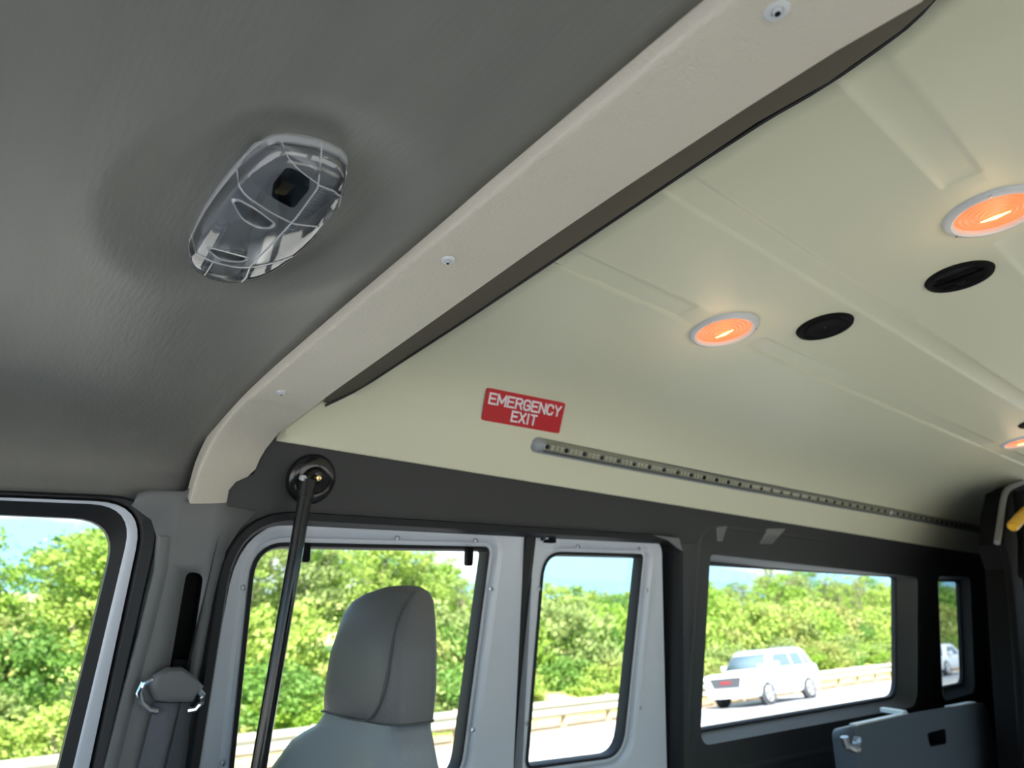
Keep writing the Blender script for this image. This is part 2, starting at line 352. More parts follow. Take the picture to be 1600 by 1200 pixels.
# little black hooks at the top corners of the front door window
for i, q in enumerate(((733, 858), (477, 852))):
    a = onW(q[0], q[1] - 4, .035); b = onW(q[0] - 1, q[1] + 24, .035)
    tag(mk('window_latch', loft([[c + Vector((x * w, -.006 + y, 0)) for x, y in ((-1, 0), (1, 0), (1, .012), (-1, .012))] for c, w in ((a, .008), (a * .5 + b * .5, .0085), (b, .008), (b + Vector((0, 0, -.003)), .004))], True, True, True), M['black']),
        ('small black catch at the upper right of the front door window', 'small dark catch behind the top of the black pole')[i], 'latch')

# ------------------------------------------------------------------ front door window at the far left (window_1)
r = room('window_1', onW(150, 1000), 'front passenger door window at the far left with black border')
g1 = wxz([(-260, 792), (-330, 1330), (62, 1330), (187, 812)], .03)
gl = rpoly([g1[0], g1[1], g1[2], g1[3]], [.05, .05, .05, .065], 9)
o1 = wxz([(-290, 770), (-360, 1330), (84, 1330), (212, 790)], .02); bo = rpoly(o1, [.05, .05, .05, .065], 9)
w1 = wxz([(-300, 762), (-380, 1330), (114, 1330), (231, 784)], .02); wo = rpoly(w1, [.05, .05, .05, .075], 9)
r1 = wxz([(-310, 752), (-400, 1330), (136, 1330), (262, 777)], 0); ro = rpoly(r1, [.05, .05, .05, .085], 9)
mk('black_border', loft([wl(gl, .05), wl(gl, .035), wl(bo, .022)]), M['rubber'], r)
mk('door_frame', loft([wl(bo, .022), wl(inset(bo, -.003), .018), wl(inset(wo, .003), .016), wl(wo, .03)]), M['white'], r, smooth=50)
mk('rubber_seal', loft([wl(wo, .03), wl(inset(wo, -.002), .002), wl(inset(ro, .005), -.006), wl(ro, .002)]), M['rubber'], r, smooth=50)
mk('glass_pane', (wl(inset(gl, -.002), .045), [tuple(range(len(gl)))]), M['glass'], r, smooth=0)
# ------------------------------------------------------------------ grey pillar trim between front window and doors, with belt
top = wxz([(205, 790), (216, 771), (232, 766), (288, 768), (302, 781), (352, 789), (400, 797), (352, 797)])
pl = [(205, 790)]
pt = wxz([(400, 799), (354, 791), (352, 768), (300, 760), (288, 768), (232, 766), (216, 771), (206, 790), (236, 812), (244, 838), (240, 890), (215, 990), (184, 1104), (160, 1200), (128, 1330)], -.004)
ptr = wxz([(352, 797), (400, 799)], -.004)
right = wxz([(262, 1330), (294, 1160), (313, 1062), (338, 925), (352, 862), (374, 826)], -.004)
slotc = wxz([(291, 892), (262, 1060), (294, 1062), (318, 897)], -.004); slot = rpoly(slotc, [.02, .005, .005, .022], 6)
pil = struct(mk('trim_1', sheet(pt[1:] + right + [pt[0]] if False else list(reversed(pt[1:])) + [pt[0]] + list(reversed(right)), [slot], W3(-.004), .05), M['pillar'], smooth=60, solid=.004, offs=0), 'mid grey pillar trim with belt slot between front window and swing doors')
edgeL = wxz([(244, 838), (240, 890), (215, 990), (184, 1104), (160, 1200), (128, 1330)], -.004)
mk('rounded_edge', loft([wl(edgeL, .01), wl(edgeL, -.006), wl([p + Vector((.005, 0)) for p in edgeL], -.010), wl([p + Vector((.014, 0)) for p in edgeL], -.010), wl([p + Vector((.026, 0)) for p in edgeL], -.003)], closed=False), M['pillar'], pil, smooth=80)
mk('belt_slot', loft([wl(slot, -.004), wl(slot, .02)], cap1=True), M['black'], pil)
bt = thing('seat_belt', 'grey shoulder belt hanging from its guide on the left pillar', 'seat belt', onW(268, 1075, -.02))
D = lambda u, v, d: onW(u, v, d)
hexo = wxz([(262, 1043), (240, 1056), (234, 1072), (243, 1094), (262, 1098), (300, 1097), (308, 1084), (318, 1072), (305, 1056), (285, 1042)], -.03)
mk('guide_cover', loft([wl(hexo, -.020), wl(inset(hexo, .001), -.034), wl(inset(hexo, .006), -.040)], cap1=True), M['pillar'], bt, smooth=50)
for q in ([(238, 1062), (224, 1068), (218, 1082), (222, 1098), (234, 1109), (246, 1111)], [(309, 1078), (316, 1086), (314, 1098), (304, 1108), (292, 1110)]):
    mk('guide_loop', tube([onW(*s, -.026) for s in q], .0055, 10), M['chrome'], bt)
mk('slider', loft([wl(wxz([(268, 1030), (266, 1048), (290, 1048), (294, 1030)]), d) for d in (.002, -.012)], cap1=True), M['black'], bt)
bw = [[onW(a, v, dd), onW(b, v, dd)] for a, b, v, dd in ((240, 298, 1098, -.022), (236, 296, 1120, -.020), (226, 294, 1160, -.018), (216, 290, 1200, -.018), (195, 272, 1330, -.016))]
mk('webbing', loft([[a for a, b in bw], [(a + b) / 2 + Vector((0, -.003, 0)) for a, b in bw], [b for a, b in bw]], False), M['belt'], bt, solid=.002)
beltlen = [Vector((.0, 0, 0))]

# ------------------------------------------------------------------ grey front headliner with a dish for the dome lamp
L0c = onA(420, 336); ends = (onA(300, 402), onA(536, 266))
ax = Vector((ends[1].x - ends[0].x, ends[1].y - ends[0].y)); LL = ax.length / 2; ax.normalize(); px_ = Vector((-ax[1], ax[0]))
LC = Vector(((ends[0].x + ends[1].x) / 2, (ends[0].y + ends[1].y) / 2))
def dish(x, y):
    d = Vector((x, y)) - LC; a = d.dot(ax) / (LL * 1.30); b = d.dot(px_) / (LL * .86); r_ = math.sqrt(a * a + b * b)
    s = max(0, min(1, (1.35 - r_) / .55)); s = s * s * (3 - 2 * s)
    lip = math.exp(-((r_ - 1.42) / .16) ** 2) * .002
    return .0115 * s - lip
ys = [YC + s * p[0] for s, T in ((-1, list(reversed([(q[0] - YC, q[1]) for q in AT]))[:-1]), (1, [(q[0] - YC, q[1]) for q in AT])) for p in T]
ys = sorted(set([round(-1.0 + .02 * i, 4) for i in range(106)] + [y for y in ys if abs(y - YC) > .9]))
ys = [y for y in ys if 2 * YC - AT[-1][0] <= y <= AT[-1][0]]
xs = [-1.5 + .1 * i for i in range(13)] + [-.2 + .012 * i for i in range(46)] + [XB + .006]
rows = [[Vector((x, y, Ar(y) + .003 + dish(x, y) + (.0 if x > -.9 else -.10 * ((-.9 - x) / .6) ** 2))) for x in xs] for y in ys]
hl = struct(mk('ceiling', loft(rows, False), M['headliner'], smooth=80, solid=.006, offs=1), 'grey cloth headliner over the front seats')

# ------------------------------------------------------------------ cross beam
bf = [(1106, 0), (900, 173), (700, 342), (525, 492), (407, 593), (346, 654), (315, 702), (302, 733), (290, 780)]
brr = [(1440, 3), (1263, 105), (900, 343), (700, 485), (501, 626), (434, 678), (410, 708), (396, 741), (359, 757), (354, 785)]
fr = [atX(u, v, XB) for u, v in bf[:-3]] + [onW(u + 4, v, -.012) for u, v in bf[-3:]]
def onB(u, v):
    return meet(u, v, lambda p: p.z - Ar(p.y))
rr = [onB(*p) for p in brr[:6]] + [onW(u, v, -.010) for u, v in brr[6:]]
def yres(L, n):                              # resample polyline evenly
    D_ = [0]
    for a, b in zip(L, L[1:]): D_.append(D_[-1] + (b - a).length)
    out = []
    for i in range(n):
        t = D_[-1] * i / (n - 1); k = 0
        while k < len(L) - 2 and D_[k + 1] < t: k += 1
        q = (t - D_[k]) / (D_[k + 1] - D_[k] + 1e-9); out.append(L[k].lerp(L[k + 1], q))
    return out
nB = 60
def smoothL(L, k=2):
    for _ in range(k):
        O = [L[0]]
        for a, b in zip(L, L[1:]): O += [a.lerp(b, .25), a.lerp(b, .75)]
        L = O + [L[-1]]
    return L
front = yres(smoothL(fr), nB); rear = yres(smoothL(rr[:6], 1) + rr[6:], nB)
# continue over the roof centre to the driver's side (mirror image)
far = [Vector((XB, y, Ar(y))) for y in (-.95, -.6, -.3, -.05, .1)]; farR = [Vector((XB + .10, y, Ar(y))) for y in (-.95, -.6, -.3, -.05, .06)]
front = far + front; rear = farR + rear
def up(L, dx, dz): return [p + Vector((dx, 0, dz)) for p in L]
bt_loops = []
for i in range(len(front)):
    a, b = front[i], rear[i]; n_in = Vector((0, -.0, 1)) if i < len(front) - 14 else Vector((0, .8, .6)).normalized()
    t_ = (b - a)
    bt_loops.append([a + n_in * .016, a + n_in * .000, a - n_in * .0105, a - n_in * .0135 + Vector((.0015, 0, 0)), a + t_ * .045 - n_in * .014, a + t_ * .13 - n_in * .013, a + t_ * .5 - n_in * .009, a + t_ * .93 - n_in * .002, b + n_in * .000, b + n_in * .012, b + n_in * .03])
beam = struct(mk('trim_2', loft(bt_loops, False), M['beam'], smooth=60), 'cream grained cross beam between grey headliner and raised cream roof')
for u, v, s in ((1213, 10, 1.35), (700, 403, 1), (440, 610, 1)):
    p = meet(u, v, lambda p: p.z - Ar(p.y) + .009); mk('screw', join(lathe(p + Vector((0, 0, -.0025)), (0, -.1, -1), [(.0001, .0045), (.0022 * s, .0045), (.0028 * s, .0018), (.0035 * s, .0028), (.0062 * s, .0022), (.0078 * s, 0), (.008 * s, -.003)], 20)), M['ring'], beam)
    mk('screw_socket', lathe(p + Vector((0, 0, -.0065)), (0, -.1, -1), [(.0018 * s, .0008), (.0018 * s, -.002)], 6, True), M['black'], beam)

# ------------------------------------------------------------------ raised cream roof
gap_up = [(1450, -3), (1430, 9), (1390, 31), (1263, 105), (1150, 179), (900, 343), (700, 485), (620, 541), (540, 598), (503, 625)]
gap_lo = [(1460, -6), (1440, 18), (1405, 50), (1290, 132), (1180, 194), (933, 360), (735, 494), (650, 549), (560, 608), (507, 633)]
lip = [onC(*p) for p in gap_lo]; sidep = [onC(*p) for p in ((498, 630), (470, 650), (434, 678))]
lipT = sorted([(p.y, p.x) for p in lip + sidep])
def Xlip(y):
    if y <= lipT[0][0]: return lipT[0][1]
    if y >= lipT[-1][0]: return lipT[-1][1]
    return interp(lipT, y)
yl = sorted(set([round(-.93 + .03 * i, 4) for i in range(60)] + [q[0] for q in CT]))
BEAD = [(.204, .026, 1), (.455, .024, 0), (.67, .026, 1), (-.05, .024, 0)]
for c, w, _ in BEAD:
    for s in (-1, 1):
        for k in (-1, -.5, 0, .5, 1): yl.append(c + s * w + k * .006)
yl = sorted(y for y in set(yl) if y <= CT[-1][0] - .0005) + [CT[-1][0]]
LX = [1.147, 2.93]
def bead(x, y):
    h = 0
    for c, w, lit in BEAD:
        e_ = max(0, min(1, (abs(y - c) - w + .006) / .012)); e_ = e_ * e_ * (3 - 2 * e_)
        k = 1 - e_
        ridge = math.exp(-((abs(y - c) - w) / .006) ** 2)
        if lit:
            g_ = min(abs(x - q) for q in LX); s_ = max(0, min(1, (g_ - .115) / .012))
        else: s_ = 1
        h += (.0035 * k - .0018 * ridge) * s_
    return h
xfr = lambda y: max(Xlip(y), .30)
tx = [0, .02, .05, .08] + [.08 + .92 * i / 70 for i in range(1, 71)]
rows = []
xcs = sorted(set([LX[0] + s * (.115 + k) for s in (-1, 1) for k in (0, .004, .008, .012)] + [LX[1] + s * (.115 + k) for s in (-1, 1) for k in (0, .004, .008, .012)] + [1.0 + .12 * i for i in range(33)]))
for y in yl:
    x0 = Xlip(y)
    X_ = [x0 + (1.0 - x0) * i / 10 for i in range(10)] + [x for x in xcs if x >= 1.0 and x < XR] + [XR]
    rows.append([Vector((x, y, Ce(x, y) + bead(x, y))) for x in X_])
roof = struct(mk('ceiling', loft(rows, False), M['cream'], smooth=60, solid=.004, offs=0), 'raised cream roof lining with lamps and recessed strips')
# the cream side runs down to the dark moulding
low = yres([Vector((p[0], Yw(p[1]) - .003, p[1])) for p in et] + [Vector((XR, Yw(et[-1][1]) - .003, et[-1][1]))], 40)
upx = [Vector((p.x, CT[-1][0], CT[-1][1] + .0)) for p in low]
y9 = CT[-4][0]
skirt = []
for k in range(9):
    t_ = k / 8
    skirt.append([Vector((p.x, 0, 0)) + Vector((0, (interp([(z_, y_) for y_, z_ in reversed(CT)], z) if z > CT[-1][1] else Yw(z)) - .004, z)) for p in low for z in [p.z + (.385 - p.z) * t_]])
mk('side_skirt', loft(skirt, False), M['cream'], roof, smooth=60)
# strip closing beam to roof lip; the gap's shade is painted in its colour
ga = yres([onB(*p) + Vector((-.003, 0, .006)) for p in gap_up], 40); gb = yres([p + Vector((.002, 0, .002)) for p in lip], 40)
ga = [onB(*p) + Vector((-.003, 0, .006)) for p in gap_up]; gb = [p + Vector((.002, 0, .002)) for p in lip]
e0, e1 = ga[0], gb[0]
ga = [Vector((e0.x, y, Ar(y) + .006)) for y in (-.9, -.4)] + ga; gb = [Vector((e0.x + .03, y, Ce(e0.x, y))) for y in (-.9, -.4)] + gb
mk('cavity', loft([ga, [a.lerp(b, .5) + Vector((.010, 0, 0)) for a, b in zip(ga, gb)], gb], False), M['gap'], beam, smooth=60)
rt_a = [onB(*p) + Vector((-.004, 0, .004)) for p in ((503, 625), (470, 650), (440, 673), (434, 678))]; rt_b = [onC(*p) + Vector((.012, .002, .006)) for p in ((503, 625), (470, 650), (440, 673), (434, 678))]
mk('beam_return', loft([rt_a, rt_b], False), M['beam'], beam)
lp = [p + Vector((0, 0, -.001)) for p in lip]; lp = yres(smoothL(lp, 1), 60)
mk('edge_trim', tube(lp, .0035, 6), M['edge'], roof)

# ------------------------------------------------------------------ roof lamps and round black vents
def cnorm(p):
    e_ = .03; n = Vector((0, -(Ce(p.x, p.y + e_) - Ce(p.x, p.y - e_)) / (2 * e_), 1)).normalized(); return -n
labs = ['lit amber ceiling lamp nearest the cross beam, at the right edge', 'lit amber ceiling lamp to the left of the plain black vent', 'lit amber ceiling lamp farthest back, low at the right edge']
for (px1, lab) in zip(((1552, 328), (1130, 513), (1597, 688)), (labs[0], labs[1], labs[2])):
    p = onC(*px1)
    n = cnorm(p); R_ = .068
    t = thing('ceiling_lamp', lab, 'ceiling lamp', p, 'amber lamps in the cream roof')
    mk('trim_ring', lathe(p, n, [(R_, -.001), (R_, .005), (R_ - .003, .009), (R_ * .86, .011), (R_ * .80, .009), (R_ * .79, .002)], 48), M['ring'], t, smooth=40)
    prof = [(R_ * .80, .003)] + [(R_ * .80 * (1 - k / 14), .003 + .006 * math.sin(PI / 2 * k / 14) + (.0012 if k % 2 else 0)) for k in range(1, 14)] + [(.001, .0095)]
    mk('lens', lathe(p, n, prof, 48, True), M['amber'], t, smooth=20)
    a_ = n.cross(Vector((1, 0, 0))).normalized()
    mk('bulb', tube([p + n * .0125 - a_ * .020, p + n * .0135, p + n * .0125 + a_ * .020], [.001, .003, .001], 8), M['hot'], t)
    for k in range(3):
        q = p + (n.orthogonal().normalized() * math.cos(k * 2.09 + .6) + n.cross(n.orthogonal()).normalized() * math.sin(k * 2.09 + .6)) * R_ * .92 + n * .0095
        mk('rim_screw', lathe(q, n, [(.0025, 0), (.0022, .0012)], 8, True), M['steel'], t)
    ld = bpy.data.lights.new('lamp_glow', 'POINT'); ld.energy = .03; ld.color = (1, .62, .35); ld.shadow_soft_size = .04
    lo = bpy.data.objects.new('lamp_glow', ld); C.objects.link(lo); lo.parent = t; lo.location = n * .06; lo['_b'] = (0, 0, 0)
for px1, lab, kind in (((1498, 430), 'round black roof vent with an open louvre and crossbar', 1), ((1288, 508), 'round plain black roof vent with closed dished cover', 0), ((1622, 658), 'round black roof vent just cut by the right edge', 0)):
    p = onC(*px1); n = cnorm(p); R_ = .056
    t = thing('roof_vent', lab, 'vent', p)
    mk('vent_ring', lathe(p, n, [(R_, -.001), (R_, .003), (R_ * .96, .007), (R_ * .85, .0085), (R_ * .74, .005), (R_ * .70, .0032)], 40), M['black'], t, smooth=40)
    if kind:
        mk('vent_well', lathe(p, n, [(R_ * .74, .0034), (R_ * .6, .0032), (.001, .0032)], 32), M['rubber'], t)
        a_ = Vector((1, 0, 0)); b_ = n.cross(a_).normalized()
        mk('crossbar', tube([p + n * .008 - b_ * R_ * .7, p + n * .010, p + n * .008 + b_ * R_ * .7], .0045, 8), M['black'], t)
        for k in (-1, 0, 1): mk('louvre', loft([[p + a_ * k * .018 + b_ * s * R_ * .6 + n * z + a_ * z * .4 for z in (-.002, .010)] for s in (-1, 1)], False), M['black'], t, solid=.002)
        mk('vent_knob', lathe(p + n * .009, n, [(.008, 0), (.008, .006), (.005, .008)], 16, True), M['black'], t)
    else: mk('vent_cover', lathe(p, n, [(R_ * .73, .004), (R_ * .66, .0075), (R_ * .4, .0075), (R_ * .3, .006), (.001, .006)], 40), M['black'], t, smooth=30)

# ------------------------------------------------------------------ EMERGENCY EXIT sticker
q4 = [onC(*p) for p in ((751, 655), (872.5, 676.5), (882.6, 629), (760, 604.5))]
nS = (q4[1] - q4[0]).cross(q4[3] - q4[0]).normalized()
if nS.y > 0: nS = -nS
def bil(u, v, o_=0): return (q4[0] * (1 - u) + q4[1] * u) * (1 - v) + (q4[3] * (1 - u) + q4[2] * u) * v + nS * o_
sg = thing('exit_sticker', 'red sticker with white EMERGENCY EXIT lettering above light strip', 'sign', bil(.5, .5))
sc = rpoly([(0, 0), (1, 0), (1, 1), (0, 1)], [.05] * 4, 6)
sc = [Vector((p[0], p[1])) for p in sc]
mk('sticker_sheet', loft([[bil(p[0], p[1], .0015) for p in sc], [bil(p[0], p[1], .0032) for p in sc]], cap1=True), M['red'], sg, smooth=0)
GLY = {'E': [[(1, 0), (0, 0), (0, 1), (1, 1)], [(0, .52), (.85, .52)]], 'M': [[(0, 0), (0, 1), (.5, .25), (1, 1), (1, 0)]], 'R': [[(0, 0), (0, 1), (.75, 1), (1, .86), (1, .64), (.75, .5), (0, .5)], [(.6, .5), (1, 0)]],
       'G': [[(1, .78), (.85, .97), (.5, 1), (.15, .95), (0, .75), (0, .25), (.15, .05), (.5, 0), (.85, .04), (1, .2), (1, .48), (.55, .48)]], 'N': [[(0, 0), (0, 1), (1, 0), (1, 1)]],
       'C': [[(1, .75), (.85, .95), (.5, 1), (.15, .95), (0, .75), (0, .25), (.15, .05), (.5, 0), (.85, .05), (1, .25)]], 'Y': [[(0, 1), (.5, .48), (1, 1)], [(.5, .48), (.5, 0)]], 'X': [[(0, 0), (1, 1)], [(0, 1), (1, 0)]], 'I': [[(.5, 0), (.5, 1)]], 'T': [[(0, 1), (1, 1)], [(.5, 1), (.5, 0)]]}
def text(body, u0, u1, v0, v1, name):
    asp = (q4[1] - q4[0]).length / (q4[3] - q4[0]).length
    wd = {'I': .35, 'M': 1.25}; tw = sum(wd.get(c, 1) for c in body) + .38 * (len(body) - 1); cw = (u1 - u0) / tw; u = u0; th = .028
    for c in body:
        w = wd.get(c, 1) * cw; parts = []
        for st_ in GLY[c]:
            P = [Vector(((u + x * w) * asp, v0 + y * (v1 - v0))) for x, y in st_]
            for a, b in zip(P, P[1:]):
                d = (b - a).normalized(); n_ = Vector((-d[1], d[0])) * th; a_, b_ = a - d * th * .9, b + d * th * .9
                q = [a_ - n_, b_ - n_, b_ + n_, a_ + n_]; parts.append(([bil(p[0] / asp, p[1], h) for h in (.0030, .0042) for p in q], [(4, 5, 6, 7), (0, 1, 5, 4), (1, 2, 6, 5), (2, 3, 7, 6), (3, 0, 4, 7)]))
        mk(name, join(*parts), M['lettering'], sg, smooth=0); u += w + .38 * cw
text('EMERGENCY', .05, .95, .56, .86, 'letter'); text('EXIT', .35, .66, .14, .44, 'letter')

# ------------------------------------------------------------------ LED light strip along the cream side
cp = [onC(u, v) for u, v in ((838, 694), (1000, 726), (1160, 757), (1320, 787), (1440, 809), (1553, 831))]
ls = thing('light_strip', 'long clear tube light strip along the cream wall below the exit sticker', 'light strip', cp[0])
pa, pb = cp[0], cp[-1]
path = yres(cp, 60)
nrm = Vector((0, -.90, -.42)).normalized(); upv = Vector((0, -.42, .90)).normalized()
R_ = .0165
def strip(pf, o_=0): return [[p + upv * a * R_ + nrm * b * R_ for a, b in pf] for p in path]
mk('housing', loft(strip([(1.05, .45), (1.05, -.3), (-1.05, -.3), (-1.1, .5), (-.75, .72), (-.8, .3), (.9, .22)])), M['railgrey'], ls, smooth=30)
mk('cover', loft(strip([(math.cos(k * PI / 8) * .95, .35 + math.sin(k * PI / 8) * .75) for k in range(9)]), False), M['cover'], ls, smooth=60)
capc = path[0]
tdir = (path[1] - path[0]).normalized()
mk('end_cap', loft([[capc - tdir * x + (upv * math.cos(k * PI / 8) + nrm * math.sin(k * PI / 8)) * R_ * s * 1.12 for k in range(16)] for x, s in ((-.012, 1), (.004, 1), (.012, .85), (.017, .5), (.018, .01))], True, True), M['railgrey'], ls, smooth=50)
mk('circuit_board', loft(strip([(.62, .30), (.62, .42), (-.62, .42), (-.62, .30)])), M['circuit'], ls)
tot = (path[-1] - path[0]).length; n_ = int(tot / .062)
chips, tr_ = [], []
def along(t):
    k = t * (len(path) - 1); i = min(int(k), len(path) - 2); return path[i].lerp(path[i + 1], k - i)
dotm = None
for i in range(n_):
    c = along((i + .45) / n_) + nrm * R_ * .46
    vf = lathe(c, nrm, [(.0058, 0), (.0052, .003), (.001, .003)], 8)
    o = mk('diode', vf, M['black'], ls, smooth=0)
    for k in (1, 2, 3):
        cc = along(min(1, (i + .45 + k * .24) / n_)) + nrm * R_ * .46
        chips.append(join(tuple(([cc + tdir * a * .005 + upv * b * .006 + nrm * h for h in (0, .003) for a, b in ((-1, -1), (1, -1), (1, 1), (-1, 1))], [(4, 5, 6, 7), (0, 1, 5, 4), (1, 2, 6, 5), (2, 3, 7, 6), (3, 0, 4, 7)])), ))
mk('led_chips', join(*chips), M['chip'], ls, smooth=0, kind='stuff')
c = along(.585) + nrm * R_ * 1.1; mk('strip_clip', lathe(c, nrm, [(.009, -.012), (.009, .002), (.005, .004)], 10, True), M['ring'], ls)

# ------------------------------------------------------------------ dome lamp in the headliner
dl = thing('dome_lamp', 'clear plastic oval dome lamp on the grey headliner', 'ceiling lamp', Vector((LC[0], LC[1], Ar(LC[1]))))
slopeA = (Ar(LC[1] + .05) - Ar(LC[1] - .05)) / .1
def l3(a, b, h):     # lamp plane -> van (a along, b across, h downwards)
    q = LC + ax * a + px_ * b; return Vector((q[0], q[1], Ar(LC[1]) + slopeA * (q[1] - LC[1]) + .012 - h))
outl = [(292, 392), (290, 402), (296, 418), (320, 431), (345, 438), (372, 440), (412, 432), (452, 409), (500, 366), (534, 320), (543, 290), (542, 262), (500, 243), (470, 237), (440, 233), (416, 238), (388, 256), (366, 278), (338, 312), (312, 350)]
def lpx(u, v, h=.016):
    def g(p):
        q = Vector((p.x, p.y)) - LC; return p.z - l3(q.dot(ax), q.dot(px_), h).z
    p = meet(u, v, g); q = Vector((p.x, p.y)) - LC; return Vector((q.dot(ax), q.dot(px_)))
O2 = smoothL([lpx(*p).to_3d() for p in outl + outl[:1]], 1)[:-1]; O2 = [Vector((p[0], p[1])) for p in O2]
cen = sum(O2, Vector((0, 0))) / len(O2)
def ring(s, h): return [l3(*(cen + (p - cen) * s), h) for p in O2]
mk('base', loft([ring(.99, -.004), ring(.99, .003), ring(.93, .004), ring(.5, .003), ring(.02, .003)]), M['reflector'], dl, smooth=40)
mk('rim', loft([ring(.985, -.002), ring(.995, .002), ring(.99, .006), ring(.975, .007), ring(.97, .003)]), M['lensedge'], dl, smooth=40)
hd = [(1, .008), (.985, .016), (.95, .0215), (.90, .0245), (.8, .0265), (.6, .028), (.35, .0288), (.1, .029), (.01, .029)]
mk('lens', loft([ring(s, h) for s, h in hd]), M['lens'], dl, smooth=60)
def hdz(q):                                   # height of the lens at a lamp-plane point
    d = q - cen; best = 1.0
    if d.length < 1e-5: return .029
    n = len(O2)
    for i in range(n):
        a, b = O2[i] - cen, O2[(i + 1) % n] - cen; cr_ = lambda u, w: u[0] * w[1] - u[1] * w[0]
        den = cr_(b - a, d)
        if abs(den) < 1e-9: continue
        t_ = cr_(b - a, a) / -den * -1 if False else None
        s_ = cr_(a, b - a) / cr_(d, b - a); u_ = cr_(a, d) / cr_(d, b - a)
        if s_ > 0 and 0 <= u_ <= 1: best = 1 / s_; break
    return interp(sorted(hd), min(best, 1))
def lensline(pxs, r=.0008, lift=.0006, name='lens_ridge', m='lensedge'):
    P = yres([lpx(*p, .024).to_3d() for p in pxs], 16); mk(name, tube([l3(p[0], p[1], hdz(Vector((p[0], p[1]))) + lift) for p in P], r, 6), M[m], dl)
lensline([(366, 284), (390, 303), (425, 325), (458, 342), (500, 351)]); lensline([(296, 388), (335, 404), (370, 412), (392, 412), (440, 404), (458, 398)])
lensline([(392, 410), (430, 370), (462, 335), (498, 288), (501, 245)]); lensline([(498, 285), (522, 296), (533, 310), (528, 330)])
lensline([(366, 284), (385, 262), (405, 246), (425, 240), (450, 252), (498, 284)], .0006)
lensline([(392, 410), (385, 430), (378, 438)], .0009); lensline([(320, 428), (333, 405)], .0007)
# the square bulb window and its surround
def lbox(pxs, h0, h1, name, m, rad=.006):
    P = [lpx(*p, .02) for p in pxs]; P = rpoly([tuple(p) for p in P], [rad] * len(P), 5)
    mk(name, loft([[l3(p[0], p[1], h0) for p in P], [l3(p[0], p[1], h1) for p in P]], cap1=True), M[m], dl)
lbox([(372, 274), (395, 248), (428, 246), (496, 284), (454, 336), (410, 318)], .002, .009, 'bulb_housing', 'reflect2')
lbox([(446, 276), (486, 292), (458, 326), (422, 306)], .009, .0205, 'bulb_window', 'black')
lbox([(443, 281), (462, 288), (446, 304), (428, 300)], .0205, .0212, 'bulb', 'brass', .003)
# finger pads and prismatic strip
def pad(pxs, name='finger_pad'):
    P = [lpx(*p, .026) for p in pxs]; P = rpoly([tuple(p) for p in P], [.012] * len(P), 5); cc = sum(P, Vector((0, 0))) / len(P)
    mk(name, loft([[l3(*(cc + (p - cc) * s), hdz(cc + (p - cc) * s) + h) for p in P] for s, h in ((1.08, .0), (1, .0012), (.86, -.001), (.5, -.003), (.05, -.0035))]), M['reflect2'], dl, smooth=60)
pad([(362, 313), (375, 311), (400, 322), (430, 345), (425, 352), (405, 352), (380, 340)]); pad([(320, 383), (345, 387), (390, 399), (380, 406), (345, 404)])
for k in range(26):
    t_ = k / 25; a = Vector((500, 296)).lerp(Vector((440, 366)), t_); b = a + Vector((28, 10)) * (1 - .75 * t_)
    P = [lpx(a[0], a[1], .016), lpx(b[0], b[1], .016)]
    mk('prism_rib', tube([l3(p[0], p[1], .016) for p in P], .0006, 4), M['steel'], dl)
lbox([(352, 411), (385, 415), (372, 436), (330, 428)], .004, .014, 'reflector_box', 'reflector', .004)

# ------------------------------------------------------------------ black grab pole
pm = onW(485, 748, -.004); pn = Vector((0, -1, -.35)).normalized()
gp = thing('grab_pole', 'black grab pole standing from floor to dark upper panel beside doors', 'pole', Vector((pm.x - .25, 1.10, -1.30)))
mk('mount_disc', lathe(pm, pn, [(.046, -.002), (.047, .006), (.043, .013), (.034, .018), (.026, .019), (.025, .012)], 36), M['gblack'], gp, smooth=40)
mk('mount_cup', lathe(pm, pn, [(.026, .010), (.024, .026), (.018, .034), (.002, .035)], 28), M['gblack'], gp, smooth=40)
tp = atY(481, 752, pm.y - .040); bp = atY(404, 1200, pm.y - .030)
dr = (bp - tp).normalized()
ln = (-1.30 - tp.z) / dr.z
for k, (u, m_) in enumerate(((474, 'ring'), (497, 'brass'))):
    c = atY(u, 747, pm.y - .046); mk('bolt', lathe(c, (0, -1, -.2), [(.0055, -.006), (.0055, .002), (.0045, .004), (.0008, .0045)], 12), M[m_], gp)
mk('socket', tube([tp - dr * .002, tp + dr * .03], [.0145, .0145], 16), M['gblack'], gp)
mk('tube', tube([tp + dr * .01, tp + dr * ln], .0122, 20), M['gblack'], gp)
mk('floor_flange', lathe(tp + dr * ln, (0, 0, 1), [(.04, 0), (.04, .006), (.014, .012)], 24, True), M['gblack'], gp)

# ------------------------------------------------------------------ grey bucket seat (integral head part)
SC = 1.13
def sray(u, v, y): return atY(u, v, y)
st = thing('passenger_seat', 'grey vinyl seat with tall integral headrest in front of white swing door', 'seat', Vector((.72, .90, -1.30)))
